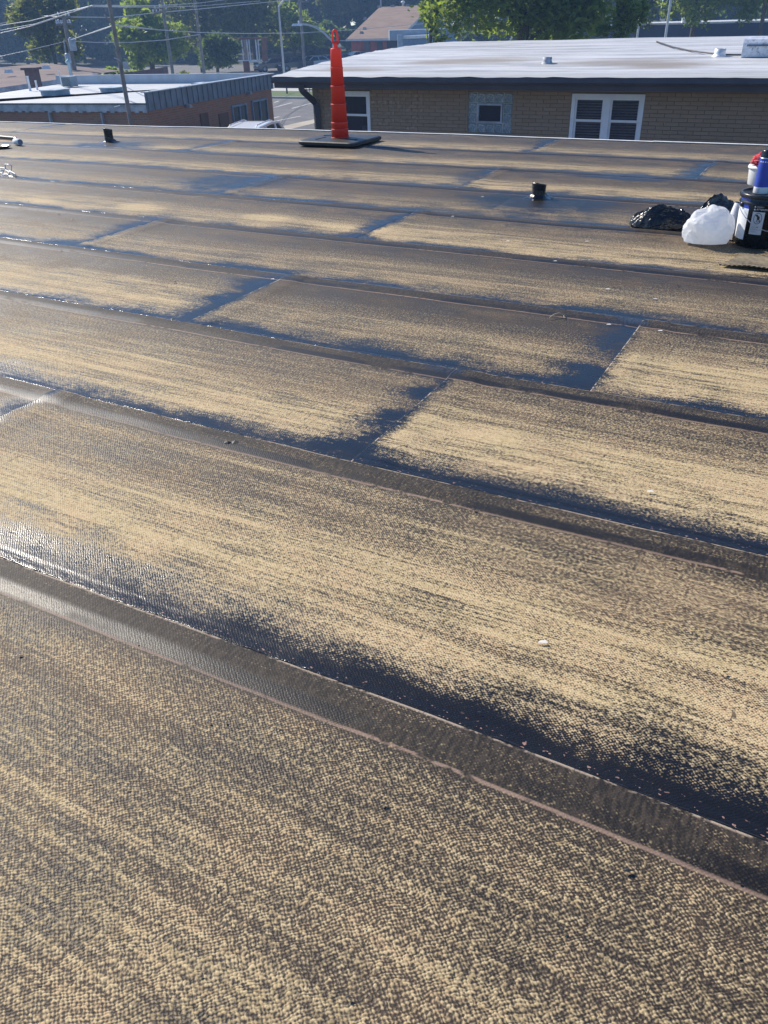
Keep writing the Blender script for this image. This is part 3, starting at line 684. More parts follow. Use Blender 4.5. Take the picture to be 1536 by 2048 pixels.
def glass_mat(name, col, alpha):
    k = NT(name); k.base(col); k.rough(.06); g = k.n('ShaderNodeBsdfTransparent'); mx = k.n('ShaderNodeMixShader'); k.put(mx.inputs[0], alpha); k.t.links.new(g.outputs[0], mx.inputs[1]); k.t.links.new(k.p.outputs[0], mx.inputs[2]); k.t.links.new(mx.outputs[0], k.out.inputs[0]); return k.mat
M_PANE = glass_mat('window_glass', (.05, .07, .10), .40)
M_DARK = paint('dim_interior', (.05, .05, .055), .9)
W0, W1 = -11.68, 14.0
openings = [(-10.98, -10.09, -1.45, -.14), (-7.6, -6.56, -.945, -.14), (-5.26, -3.77, -1.55, -.14), (1.2, 2.7, -1.55, -.14), (6.0, 7.5, -1.55, -.14)]
ZT = .12
m = MB(); xs = [W0]
for o in openings:
    nbox(m, xs[-1], o[0], 18.012, 18.25, GZ, ZT); nbox(m, o[0], o[1], 18.012, 18.25, GZ, o[2]); nbox(m, o[0], o[1], 18.012, 18.25, o[3], ZT); xs.append(o[1])
nbox(m, xs[-1], W1, 18.012, 18.25, GZ, ZT)
nbox(m, W0, W0 + .25, 18.25, 35, GZ, ZT); nbox(m, W1 - .25, W1, 18.25, 35, GZ, ZT); nbox(m, W0, W1, 35, 35.25, GZ, ZT)
m.build('wall', M_MORTAR, nb)
m = MB(); nbox(m, W0 + .3, W1 - .3, 21, 21.1, GZ, ZT); m.build('inner_partition', M_DARK, nb)
CH, BL = .0745, .298; allb = []
zc = ZT - .005; row = 0
while zc - CH > GZ:
    x = W0 + (-.149 if row % 2 else 0)
    while x < W1:
        a, b = max(x + .004, W0), min(x + BL - .005, W1); segs = [(a, b)]
        for o in openings:
            if zc - CH * .5 < o[3] and zc - CH * .5 > o[2]:
                ns = []
                for s0, s1 in segs:
                    if s1 <= o[0] or s0 >= o[1]: ns.append((s0, s1))
                    else:
                        if s0 < o[0] - .02: ns.append((s0, o[0]))
                        if s1 > o[1] + .02: ns.append((o[1], s1))
                segs = ns
        for s0, s1 in segs:
            if s1 - s0 > .02: allb.append((s0, s1, zc - CH + .009, zc))
        x += BL
    zc -= CH; row += 1
vis = [b for b in allb if b[1] < -1.2 and b[0] > W0 and b[3] < -.02 and b[2] > -1.22]
vis.sort(key=lambda b: -b[1]); vis = set(vis[:298])
bme = MB().box((0, 0, 0), (1, .016, 1)).mesh('brick'); bme.materials.append(M_BRICK); rs = MB(); rng = random.Random(3)
for b in allb:
    if b in vis:
        o = bpy.data.objects.new('brick', bme); COL.objects.link(o); o.parent = nb
        o.location = NL((b[0] + b[1]) / 2, 18.004 + rng.uniform(-.002, .002), (b[2] + b[3]) / 2); o.scale = (b[1] - b[0], 1, b[3] - b[2])
    else: rs.box(NL((b[0] + b[1]) / 2, 18.004 + rng.uniform(-.002, .002), (b[2] + b[3]) / 2), (b[1] - b[0], .016, b[3] - b[2]))
rs.build('remaining_bricks', M_BRICK, nb)['kind'] = 'stuff'
# bricks along the short side towards the gap are seen too obliquely to be told apart
m = MB(); nbox(m, W0 - .012, W0, 18.02, 35, GZ, ZT); m.build('side_cladding', M_BRICK, nb)
def sash_window(t0, t1, z0, z1, zrail, blinds):
    wn_ = MB(); fw = .075
    for a in ((t0, t0 + fw, z0, z1), (t1 - fw, t1, z0, z1), (t0 + fw, t1 - fw, z1 - fw, z1), (t0 + fw, t1 - fw, z0, z0 + fw)): nbox(wn_, a[0], a[1], 17.985, 18.1, a[2], a[3])
    fr = wn_.build('window_frame', M_WHITE, nb)
    cells = [(t0 + fw, t1 - fw)]
    if t1 - t0 > 1.2:
        c = (t0 + t1) / 2; m = MB(); nbox(m, c - .065, c + .065, 17.99, 18.09, z0 + fw, z1 - fw); m.build('mullion', M_WHITE, fr)
        cells = [(t0 + fw, c - .065), (c + .065, t1 - fw)]
    for a, b in cells:
        for za, zb, dn in ((zrail - .012, z1 - fw, .03), (z0 + fw, zrail + .012, .06)):
            m = MB(); s = .038; n0 = 18.0 + dn - .015
            for q in ((a, a + s, za, zb), (b - s, b, za, zb), (a + s, b - s, zb - s, zb), (a + s, b - s, za, za + s)): nbox(m, q[0], q[1], n0, n0 + .03, q[2], q[3])
            sa_ = m.build('sash', M_WHITE, fr)
            m = MB(); nbox(m, a + s, b - s, n0 + .012, n0 + .016, za + s, zb - s); m.build('pane', M_PANE, fr)
        if blinds:
            m = MB(); z = z1 - fw - .05
            while z > z0 + .1:
                m.add([NL(a + .01, 18.15, z), NL(b - .01, 18.15, z), NL(b - .01, 18.172, z - .03), NL(a + .01, 18.172, z - .03)], [(0, 1, 2, 3)]); z -= .052
            m.build('blind', paint('blind_slat', (.60, .62, .64), .6), fr)
    return fr
sash_window(-10.98, -10.09, -1.45, -.14, -.645, False)
m = MB(); nbox(m, -10.62, -10.44, 18.5, 18.7, -1.3, -.93); nbox(m, -10.4, -10.14, 18.45, 18.6, -1.3, -.90); m.build('boxes_inside', paint('grey_boxes', (.5, .52, .55), .8), nb)
sash_window(-5.26, -3.77, -1.55, -.14, -.64, True); sash_window(1.2, 2.7, -1.55, -.14, -.64, True); sash_window(6.0, 7.5, -1.55, -.14, -.64, True)
# glass block window with a hopper vent in the middle
kgb = NT('glass_block'); q = kgb.co(); kgb.base(kgb.mix(kgb.ss(kgb.noise(q, 16, 2, .5, 1.5), .42, .58), (.22, .28, .31), kgb.mix(kgb.n('ShaderNodeObjectInfo').outputs['Random'], (.34, .42, .46), (.55, .63, .66)))); kgb.rough(.12); kgb.p.inputs['Transmission Weight'].default_value = .2; kgb.p.inputs['IOR'].default_value = 1.45
kgb.bump(kgb.noise(kgb.sc(q, (14, 14, 14)), 1, 2, .5, 1.2), .9, .03); M_GBLK = kgb.mat
gt0, gt1, gz0, gz1 = -7.6, -6.56, -.945, -.14; bw, bh = (gt1 - gt0) / 5, (gz1 - gz0) / 4
m = MB()
for k in range(6):
    for j in range(4):
        if not (k in (2, 3) and j in (1, 2)): nbox(m, gt0 + bw * k - .008, gt0 + bw * k + .008, 18.02, 18.09, gz0 + bh * j, gz0 + bh * (j + 1))
for k in range(5):
    for j in range(5):
        if not (k == 2 and 1 <= j <= 3): nbox(m, gt0 + bw * j + .0085, gt0 + bw * (j + 1) - .0085, 18.022, 18.088, gz0 + bh * k - .007, gz0 + bh * k + .007)
gfr = m.build('block_window_joints', paint('pale_joint', (.48, .47, .44), .8), nb)
gme = stack([(rr_poly(bw / 2 - .009, bh / 2 - .008, .012, 2), -.03), (rr_poly(bw / 2 - .009, bh / 2 - .008, .012, 2), .018), (rr_poly(bw / 2 - .02, bh / 2 - .02, .012, 2), .03)]).mesh('glass_block'); gme.materials.append(M_GBLK)
for i in range(5):
    for j in range(4):
        if 1 <= i <= 3 and 1 <= j <= 2: continue
        link('glass_block', gme, None, gfr, NL(gt0 + bw * (i + .5), 18.05, gz0 + bh * (j + .5)), (R(90), 0, 0))
m = MB(); a, b, c, d = gt0 + bw + .02, gt0 + 4 * bw - .02, gz0 + bh + .01, gz0 + 3 * bh - .01
for q in ((a, a + .035, c, d), (b - .035, b, c, d), (a + .035, b - .035, d - .035, d), (a + .035, b - .035, c, c + .035)): nbox(m, q[0], q[1], 17.99, 18.1, q[2], q[3])
m.build('hopper_frame', paint('grey_blue_metal', (.35, .39, .43), .5), nb)
m = MB(); nbox(m, a + .035, b - .035, 18.03, 18.036, c + .035, d - .035); m.build('hopper_pane', M_PANE, nb)
m = MB(); nbox(m, gt0 - .03, gt1 + .03, 17.97, 18.1, gz0 - .075, gz0 - .01); m.build('window_sill', paint('grey_stone_sill', (.3, .29, .27), .9), nb)
# white roof
prof = [(17.38, .19), (17.6, .215), (18.4, .285), (19.5, .36), (20.8, .44), (22.1, .508), (24, .57), (26.4, .605), (28, .60), (31, .5), (36, .2)]
def nrz(n):
    for (a, za), (b, zb) in zip(prof[:-1], prof[1:]):
        if n <= b: return za + (zb - za) * (n - a) / (b - a)
    return prof[-1][1]
kw = NT('aluminium_roof_coating'); q = kw.co(); sp = kw.n('ShaderNodeSeparateXYZ'); kw.put(sp.inputs[0], q)
nn_ = kw.noise(kw.sc(q, (.35, 2.2, 1)), 1, 5, .65); ns_ = kw.noise(kw.sc(q, (.22, 2.6, 1)), 1, 6, .75)
bc = kw.mix(kw.ss(ns_, .33, .6), (.30, .30, .295), (.62, .62, .615))
def stain(ct, cn, rt, rn):
    dx = kw.m('DIVIDE', kw.sub(sp.outputs[0], ct - OT), rt); dy = kw.m('DIVIDE', kw.sub(sp.outputs[1], cn - ON), rn)
    return kw.ss(kw.add(kw.m('SQRT', kw.add(kw.mul(dx, dx), kw.mul(dy, dy))), kw.mul(kw.sub(nn_, .5), 1.6)), 1.25, .3)
spots_ = []
for px, py, rt, rn in ((960, 121, 1.5, .8), (890, 123, 1.1, .8), (1255, 124, 1.6, .7), (1330, 130, 1.2, .6), (700, 138, 1.2, .5)):
    n_ = 19.0
    for _ in range(12):
        p = PZ(px, py, nrz(n_)); n_ = .5 * n_ + .5 * p.dot(NV)
    spots_.append(stain(p.dot(TV), p.dot(NV), rt, rn))
sv_ = spots_[0]
for s_ in spots_[1:]: sv_ = kw.m('MAXIMUM', sv_, s_)
bc = kw.mix(kw.mul(sv_, .75), bc, (.27, .215, .15))
bc = kw.mix(kw.ss(sp.outputs[1], .35, -.5, 0, .55), bc, (.42, .41, .38))
kw.base(bc); kw.rough(.5); kw.bump(kw.noise(kw.sc(q, (.6, 6, 1)), 1, 5, .65), .8, .06)
ts = np.linspace(-12.4, 14.6, 150); nn = list(np.linspace(17.38, 22, 60)) + list(np.linspace(22.15, 27, 40)) + [28, 31, 36]
V = []
for t_ in ts:
    for n_ in nn:
        rp_ = .022 * mnoise.noise(Vector((t_ * .25, n_ * 1.7, 2))) + .012 * mnoise.noise(Vector((t_ * .35, n_ * 3.3, 2))) + .008 * mnoise.noise(Vector((t_ * 1.1, n_ * 7, 5)))
        if n_ < 17.42: rp_ = .02 * mnoise.noise(Vector((t_ * 2.1, 1, 8))) + .006 * mnoise.noise(Vector((t_ * 9, 1, 8)))
        V.append(NL(t_, n_, nrz(n_) + rp_))
rf = grid_obj('roof', kw.mat, V, len(ts), len(nn), nb)
m = MB(); nbox(m, -12.36, 14.5, 17.40, 17.44, -.045, .185); m.build('fascia', M_FASCIA, nb)
m = MB(); nbox(m, -12.36, -12.32, 17.44, 36, -.045, .185); m.build('side_fascia', M_FASCIA, nb)
m = MB(); nbox(m, -12.32, 14.4, 17.44, 18.0, -.035, -.02); nbox(m, -12.32, W0 - .014, 18.0, 36, -.035, -.02); m.build('soffit', M_FASCIA, nb)
m = MB()
P = []
for t_ in (-12.36, 14.5):
    for dn, z in ((17.40, .17), (17.31, .175), (17.295, .10), (17.32, .06), (17.40, .055)): P.append(NL(t_, dn, z))
m.add(P, [(i, i + 1, 6 + i, 5 + i) for i in range(4)] + [(0, 1, 2, 3, 4), (9, 8, 7, 6, 5)]); m.build('gutter', M_FASCIA, nb)
dsp = [on_n(602, 170, 17.36), on_n(603, 180, 17.36), on_n(629, 204, 17.9), on_n(633, 214, 17.93)]
dsp.append(Vector((dsp[-1].x, dsp[-1].y, GZ + .1)))
def sq_tube(pts, a):
    m = MB(); m.tube(pts, a, 4, True, False); return m
sq_tube([(NV * (p.dot(NV) - ON) * 0 + Vector(NL(p.dot(TV), p.dot(NV), p.z))) for p in dsp], .085).build('downspout', M_FASCIA, nb)
def roof_hit(px, py):
    n_ = 20.0
    for _ in range(25):
        p = PZ(px, py, nrz(n_)); n_ = .5 * n_ + .5 * min(27, max(17.4, p.dot(NV)))
    return p
M_GALV = paint('coated_sheet_metal', (.62, .65, .70), .45, .2, 6, .2, dirt=(.25, .27, .3))
for px, py, yt, rad, dk in ((1094, 128, 114, .10, True), (1438.5, 113, 97, .115, False)):
    p = roof_hit(px, py); hgt = zat(p, yt) - p.z
    m = MB(); c = NL(p.dot(TV), p.dot(NV), p.z); m.lathe([(rad * 1.6, -.02), (rad * 1.1, .03), (rad, .06), (rad, hgt), (rad * .85, hgt), (rad * .8, hgt * .5), (0, hgt * .5)], c, 18); m.build('vent_stub', M_GALV if not dk else paint('weathered_stub', (.36, .38, .42), .6, .3, 12), rf)
p = roof_hit(1514, 113); hz = zat(p, 73) - p.z; c = Vector(NL(p.dot(TV), p.dot(NV), p.z)); m = MB()
P = []; wv_ = .29
for dn, z in ((.0, 0), (0, hz * .72), (.05, hz * .88), (.16, hz * .98), (.3, hz), (.45, hz * .93), (.55, hz * .75), (.58, hz * .5), (.4, hz * .5), (.36, 0)):
    P += [(c.x - wv_, c.y + dn - .2, c.z + z), (c.x + wv_, c.y + dn - .2, c.z + z)]
k_ = len(P) // 2
m.add(P, [(2 * i, 2 * i + 1, 2 * i + 3, 2 * i + 2) for i in range(k_ - 1)] + [tuple(range(0, 2 * k_, 2))[::-1], tuple(range(1, 2 * k_, 2))]); m.build('gooseneck_vent', M_GALV, rf)
m = MB(); m.box((c.x, c.y - .215, c.z + hz * .58), (.42, .02, .03), 0); m.build('vent_seam', paint('dark_seam', (.12, .14, .17), .6), rf)
cab = empty('roof_cable', roof_hit(1400, 107), 0, 'thin dark cable trailing across the white roof to the gooseneck vent', 'cable')
pts = [roof_hit(*p_) - cab.location + Vector((0, 0, .03)) for p_ in ((1313, 86), (1330, 92), (1345, 97), (1375, 103.5), (1400, 107), (1425, 110), (1440, 112.5), (1470, 113), (1500, 113), (1545, 112))]
MB().tube(pts, .017, 6).build('cable_run', M_INK, cab)

# ---- dark flat-roofed building behind, on the right
a, b = PZ(1225, 49, .30), PZ(1640, 38.5, .30); d = (b - a); L = d.length; ang = math.atan2(d.y, d.x)
fb = empty('flat_roofed_shed', (a.x, a.y, GZ), ang, 'long dark navy wall with pale roof edge behind the white roof', 'building'); H = .30 - GZ
m = MB(); m.bb((0, .2, 0), (L, 14, H - .35)); m.build('wall', paint('navy_siding', (.035, .05, .085), .6, .15, 1), fb)
m = MB(); m.bb((-.3, -.1, H - 1.4), (L + .3, .1, H - .14)); m.build('fascia', paint('navy_fascia', (.03, .045, .09), .5, .15, 1), fb)
m = MB(); m.bb((-.4, -.15, H - .13), (L + .4, 14.3, H + .02)); m.build('roof_edge', M_PALEMETAL, fb)
q = PZ(1404, 42.5, .30); lx = (q - a).dot(d / L)
m = MB(); m.lathe([(.3, 0), (.24, .1), (.24, .45), (.26, .47), (0, .5)], (lx, .7, H), 16); m.build('roof_vent', M_GALV, fb)

# ================================================================== 5. low brick building on the left
A = PZ(293, 207, -.9); LR = R(-19.48)
lb = empty('shop_building', (A.x, A.y, GZ), LR, 'low orange brick building with pale flat roof at left', 'building')
LD = Vector((math.cos(LR), math.sin(LR), 0)); LP_ = Vector((-math.sin(LR), math.cos(LR), 0)); LH = -.9 - GZ
def LL(p): q = p - Vector((A.x, A.y, GZ)); return Vector((q.dot(LD), q.dot(LP_), q.z))
def lroof(px, py): return LL(PZ(px, py, -.9))
def lside(px, py):      # on the right-hand wall
    v = ray(px, py); s = A.dot(LD) / v.dot(LD) if False else ((A - Vector((0, 0, EYE))).dot(LD)) / v.dot(LD); return LL(Vector((0, 0, EYE)) + v * s)
def lfront(px, py):
    v = ray(px, py); s = ((A - Vector((0, 0, EYE))).dot(LP_)) / v.dot(LP_); return LL(Vector((0, 0, EYE)) + v * s)
ks = NT('orange_brown_brick'); q = ks.co(); br_ = ks.n('ShaderNodeTexBrick'); ks.put(br_.inputs['Vector'], ks.sc(ks.sc(q, (1, 1, 1)), (1, 1, 1)))
s3 = ks.n('ShaderNodeSeparateXYZ'); ks.put(s3.inputs[0], q); cx = ks.n('ShaderNodeCombineXYZ'); ks.put(cx.inputs[0], ks.add(s3.outputs[0], s3.outputs[1])); ks.put(cx.inputs[1], s3.outputs[2])
ks.put(br_.inputs['Vector'], cx.outputs[0]); br_.inputs['Scale'].default_value = 1.0; br_.inputs['Brick Width'].default_value = .22; br_.inputs['Row Height'].default_value = .075; br_.inputs['Mortar Size'].default_value = .008
br_.inputs['Color1'].default_value = (.38, .19, .105, 1); br_.inputs['Color2'].default_value = (.30, .145, .085, 1); br_.inputs['Mortar'].default_value = (.3, .25, .2, 1)
ks.base(ks.mix(ks.ss(ks.noise(q, 1.2, 4, .6), .35, .75, 0, .5), br_.outputs[0], (.29, .16, .10))); ks.rough(.9); M_OBR = ks.mat
fl, l0 = lroof(92, 171.5), lroof(0, 186)
ext = l0 + (l0 - fl) * 1.6
poly = [(0, 0), (0, 9.75), (fl.x, 9.75), (l0.x, l0.y), (ext.x, ext.y), (ext.x - 1, 0)]
m = MB(); m.prism([(x * .995 - .02, y * .99 + .05) for x, y in poly], 0, LH - .12); m.build('wall', M_OBR, lb)
kl = NT('pale_roof_coating'); q = kl.co(); kl.base(kl.mix(kl.ss(kl.noise(kl.sc(q, (.5, 1.5, 1)), 1, 5, .6), .3, .7), (.40, .42, .43), (.52, .53, .53))); kl.rough(.6)
m = MB(); m.prism([(x, y) for x, y in poly], LH - .118, LH); m.build('roof', kl.mat, lb)
m = MB(); N_ = 60; x0 = ext.x - 1
for k in range(N_):
    xa, xb = x0 + (0 - x0) * k / N_, x0 + (0 - x0) * (k + 1) / N_; c = (xa + xb) / 2; dz = .03 if k % 2 else 0
    m.bb((xa + .002, -.06, LH - .24 - dz + .01 * math.sin(k * 2.3)), (xb - .002, -.01, LH - .03))
m.build('scalloped_trim', paint('grey_trim', (.42, .44, .45), .7, .25, 3), lb)
m = MB(); m.bb((x0, -.09, LH - .028), (0.02, -.012, LH + .015)); m.build('roof_lip', paint('dark_lip', (.07, .08, .09), .6), lb)
m = MB(); m.bb((0.0, -.05, LH - .24), (.05, 9.8, LH + .32)); pb = m.build('parapet_band', paint('blue_grey_metal', (.16, .21, .26), .45, .2, 2, .3), lb)
for k in range(27):
    m = MB(); yy = k * 9.75 / 26.4; m.bb((.051, yy, LH - .22), (.078, yy + .16, LH + .30)); m.build('rib', paint('blue_grey_metal', (.16, .21, .26), .45), pb)
m = MB(); m.bb((-.12, -.06, LH + .322), (.13, 9.85, LH + .35)); m.build('coping', paint('pale_coping', (.5, .54, .57), .4, .1, 3, .3), lb)
m = MB(); m.bb((fl.x, 9.6, LH), (-.13, 9.8, LH + .37)); m.build('rear_parapet', paint('blue_grey_parapet', (.42, .47, .52), .7, .1, 2), lb)
for px in (96, 201):
    m = MB(); c = lfront(px, 212); m.bb((c.x - .035, -.07, 0), (c.x + .035, 0.04, LH - .27)); m.build('downpipe', paint('grey_pipe', (.33, .36, .38), .6), lb)
M_SHOPGL = glass_mat('shop_glass', (.06, .10, .12), .75)
for x0_, x1_, yt in ((462, 491, 211), (502, 532, 201)):
    a, b = lside(x0_, yt), lside(x1_, yt - 5); y0, y1 = a.y, b.y; zt = (a.z + b.z) / 2
    m = MB()
    for q in ((y0, y0 + .06, .7, zt), (y1 - .06, y1, .7, zt), (y0 + .06, y1 - .06, zt - .07, zt), (y0 + .06, y1 - .06, .7, .77), ((y0 + y1) / 2 - .03, (y0 + y1) / 2 + .03, .77, zt - .07)): m.bb((-.03, q[0], q[2]), (.06, q[1], q[3]))
    wf_ = m.build('shop_window', paint('blue_grey_frame', (.2, .26, .33), .5), lb)
    for s_ in (0, 1):
        m = MB(); yy0 = (y0 + .062, (y0 + y1) / 2 + .032)[s_]; yy1 = ((y0 + y1) / 2 - .032, y1 - .062)[s_]; m.bb((.0, yy0, .772), (.012, yy1, zt - .072)); m.build('pane', M_SHOPGL, wf_)
for x0_, x1_ in ((400, 414), (437, 455)):
    a, b = lside(x0_, 228), lside(x1_, 222); m = MB(); m.bb((-.02, a.y, .0), (.03, b.y, a.z)); m.build('brown_door', paint('brown_door', (.14, .07, .05), .6, .2, 2), lb)
for px, py in ((373, 212), (494, 186)):
    c = lside(px, py); m = MB(); m.box((.1, c.y, c.z), (.2, .22, .1), 0, .7); m.box((.03, c.y, c.z + .02), (.06, .12, .12)); m.build('wall_light', paint('lamp_grey', (.3, .3, .3), .5), lb)
M_SKYL = paint('skylight_curb', (.34, .42, .46), .6, .15, 4)
def skylight(px, py, wx, wy, hz_):
    c = lroof(px, py); m = MB(); m.bb((c.x - wx / 2, c.y, LH), (c.x + wx / 2, c.y + wy, LH + hz_)); e_ = m.build('skylight', M_SKYL, lb)
    m = MB(); m.bb((c.x - wx / 2 - .03, c.y - .03, LH + hz_), (c.x + wx / 2 + .03, c.y + wy + .03, LH + hz_ + .04)); m.build('skylight_rim', paint('skylight_glazing', (.45, .52, .55), .35), e_)
skylight(97, 192, .68, .9, .16); skylight(215, 184.5, .66, .8, .12); skylight(404, 174, .9, .8, .1)
c = lroof(134, 175); m = MB(); m.bb((c.x - .22, c.y, LH + .03), (c.x + .24, c.y + .5, LH + .40)); acu = m.build('condenser', paint('grey_condenser', (.30, .36, .38), .5, .15, 5, .2), lb)
for k in range(9): m = MB(); xx = c.x - .2 + k * .05; m.bb((xx, c.y - .02, LH + .05), (xx + .018, c.y - .002, LH + .37)); m.build('fin', paint('grey_fin', (.2, .25, .27), .5), acu)
m = MB(); m.bb((c.x - .24, c.y - .03, LH + .402), (c.x + .26, c.y + .52, LH + .43)); m.build('condenser_lid', paint('condenser_lid', (.42, .47, .49), .5), acu)
M_PIPEW = paint('white_pvc', (.74, .75, .76), .5, .08, 5)
for pb_, pt_, r_ in (((61, 182), 152, .05), ((75, 180), 161, .045), ((124, 172), 141, .03)):
    P0 = PZ(*pb_, -.9); hgt = zat(P0, pt_) - P0.z; c = LL(P0); m = MB(); m.tube([(c.x, c.y, LH), (c.x, c.y, LH + hgt * .9), (c.x, c.y, LH + hgt)], [r_, r_, r_ * 1.25], 10); m.build('roof_pipe', M_PIPEW, lb)
P0 = PZ(130, 174, -.9); c = LL(P0); hgt = zat(P0, 127) - P0.z; m = MB(); m.tube([(c.x, c.y + .6, LH), (c.x, c.y + .6, LH + hgt)], .075, 10); m.lathe([(.13, 0), (.13, .06), (.0, .16)], (c.x, c.y + .6, LH + hgt), 12); m.build('flue', paint('pale_flue', (.45, .55, .58), .5, .1, 4, .4), lb)

# ---- brown-roofed building beyond
bb_ = [PY(-120, 192, 50), PY(195, 147.5, 58), PY(240, 141, 66), PY(92, 126.5, 70), PY(-120, 145, 64)]
org = Vector((bb_[0].x, bb_[0].y, GZ)); hall = empty('brown_roofed_hall', org, 0, 'low hall with wide brown shingle roof and brick chimney at far left', 'building')
kk = NT('brown_shingle'); q = kk.co(); kk.base(kk.mix(kk.ss(kk.noise(kk.sc(q, (.6, .6, 3)), 1, 5, .65), .3, .7), (.11, .075, .065), (.17, .12, .105))); kk.rough(.9); kk.bump(kk.noise(kk.sc(q, (1, 1, 12)), 3, 3), .5, .03); M_SHING = kk.mat
m = MB(); m.add([p - org for p in bb_], [(0, 1, 3, 4), (1, 2, 3)])
back = [p - org + Vector((3, 14, -2.0)) for p in (bb_[4], bb_[3])]
m.add([bb_[4] - org, bb_[3] - org, back[1], back[0]], [(0, 1, 2, 3)]); m.build('roof', M_SHING, hall)
e0, e1 = bb_[0] - org, bb_[1] - org; dd = (e1 - e0)
m = MB(); off = Vector((0, 0, -.25)); m.add([e0 + Vector((0, -.02, 0)), e1 + Vector((0, -.02, 0)), e1 + off, e0 + off], [(0, 1, 2, 3)]); m.build('eave_board', paint('pale_eave', (.55, .56, .58), .6), hall)
m = MB(); b0, b1 = e0 + Vector((.3, .8, -.2)), e1 + Vector((-.3, .8, -.2)); m.add([(b0.x, b0.y, 0), (b1.x, b1.y, 0), b1, b0, (b1.x + 2, b1.y + 12, 0), (b1.x + 2, b1.y + 12, b1.z)], [(0, 1, 2, 3), (1, 4, 5, 2)]); m.build('wall', paint('dim_brick_hall', (.20, .11, .10), .9, .2, 2), hall)
cp = PY(63, 160, 52); cpt = zat(cp, 140); m = MB(); m.bb((cp.x - org.x - .3, cp.y - org.y, cp.z - GZ - .8), (cp.x - org.x + .3, cp.y - org.y + .7, cpt - GZ)); ch = m.build('chimney', paint('chimney_brick', (.22, .12, .10), .9, .25, 6), hall)
m = MB(); m.bb((cp.x - org.x - .45, cp.y - org.y - .12, cpt - GZ), (cp.x - org.x + .45, cp.y - org.y + .82, cpt - GZ + .12)); m.build('chimney_cap', paint('chimney_cap', (.17, .11, .10), .9), ch)
for px, py in ((17, 142), (92, 134)):
    c = PY(px, py, 60) - org; m = MB(); m.box((c.x, c.y, c.z), (.55, .4, .22), .3, .7); m.build('ridge_vent', M_PALEMETAL, hall)

# ================================================================== 6. house, canopy, cars
HR = R(-38); hc = PY(697, 76, 124)
house = empty('gable_house', (hc.x, hc.y, GZ), HR, 'red brick house with steep brown gable roof beyond the white roof', 'house')
HD = Vector((math.cos(HR), math.sin(HR), 0)); HP = Vector((-math.sin(HR), math.cos(HR), 0))
def HLc(p): q = p - Vector((hc.x, hc.y, GZ)); return Vector((q.dot(HD), q.dot(HP), q.z))
ez = hc.z - GZ; v = ray(797, 76); 
def on_hf(px, py, dep=0.0):
    v = ray(px, py); o_ = Vector((0, 0, EYE)); s = ((hc - o_).dot(HP) + dep) / v.dot(HP); return HLc(o_ + v * s)
wx = on_hf(797, 76).x; rdep = 7.5; rz_ = on_hf(735, 15, rdep).z; hb = ez - 2.6
m = MB(); m.bb((.2, .3, 0), (wx - .2, 2 * rdep - .3, ez)); m.add([(wx - .2, .3, ez), (wx - .2, 2 * rdep - .3, ez), (wx - .2, rdep, rz_ - .25), (.2, .3, ez), (.2, 2 * rdep - .3, ez), (.2, rdep, rz_ - .25)], [(0, 1, 2), (5, 4, 3)])
m.build('wall', paint('red_brick_house', (.42, .09, .06), .9, .2, 1.2), house)
kk = NT('brown_house_shingle'); q = kk.co(); kk.base(kk.mix(kk.ss(kk.noise(kk.sc(q, (.5, 2, 2)), 1, 5, .65), .3, .7), (.20, .135, .10), (.27, .19, .14))); kk.rough(.9)
m = MB(); P = [(-.25, -.15, ez - .1), (wx + .25, -.15, ez - .1), (wx + .25, rdep, rz_), (-.25, rdep, rz_), (wx + .25, 2 * rdep + .15, ez - .1), (-.25, 2 * rdep + .15, ez - .1)]
m.add(P, [(0, 1, 2, 3), (3, 2, 4, 5)]); m.add([(x, y, z - .22) for x, y, z in P], [(3, 2, 1, 0), (5, 4, 2, 3)]); m.add(P[:2] + [(x, y, z - .22) for x, y, z in P[:2]], [(2, 3, 1, 0)])
hrf = m.build('roof', kk.mat, house)
m = MB(); m.add([(wx + .26, -.16, ez - .34), (wx + .26, rdep, rz_ - .26), (wx + .26, rdep, rz_ + .05), (wx + .26, -.16, ez - .05)], [(0, 1, 2, 3)]); m.add([(wx + .26, 2 * rdep, ez - .34), (wx + .26, rdep, rz_ - .26), (wx + .26, rdep, rz_ + .05), (wx + .26, 2 * rdep, ez - .05)], [(3, 2, 1, 0)]); m.build('rake_board', M_PALEMETAL, house)
m = MB(); m.bb((-.3, -.26, ez - .36), (wx + .3, -.16, ez - .12)); m.build('eave_gutter', M_PALEMETAL, house)
m = MB(); m.bb((wx - .19, .5, hb), (wx - .17, 2 * rdep - .5, ez)); m.add([(wx - .18, .4, ez), (wx - .18, 2 * rdep - .4, ez), (wx - .18, rdep, rz_ - .35)], [(0, 1, 2)]); m.build('gable_siding', paint('blue_grey_siding', (.26, .33, .40), .7, .1, 2), house)
for px, wd in ((732, .9), (757, .9)):
    c = on_hf(px, 93); m = MB(); m.bb((c.x - wd / 2, .24, c.z - .55), (c.x + wd / 2, .299, c.z + .55)); m.build('window', paint('dark_house_glass', (.03, .04, .06), .15), house)
c = on_hf(772, 90); m = MB(); m.bb((c.x, .2, 0), (wx - .1, .29, ez - .4)); m.build('garage_opening', paint('dark_garage', (.03, .035, .05), .7), house)
for px, py in ((732, 37), (731, 57), (725, 65)):
    c = on_hf(px, py, rdep * (76 - py) / 61); m = MB(); m.box((c.x, c.y - .2, c.z), (.4, .4, .3), 0, .7); m.build('roof_vent', paint('house_vent', (.3, .3, .3), .6), hrf)
for px in (758, 785, 815):
    m = MB(); c = on_hf(px, 16, rdep); m.box((c.x, rdep, rz_ + .06), (.4, .3, .22)); m.build('ridge_cap_vent', paint('house_vent', (.3, .3, .3), .6), hrf)
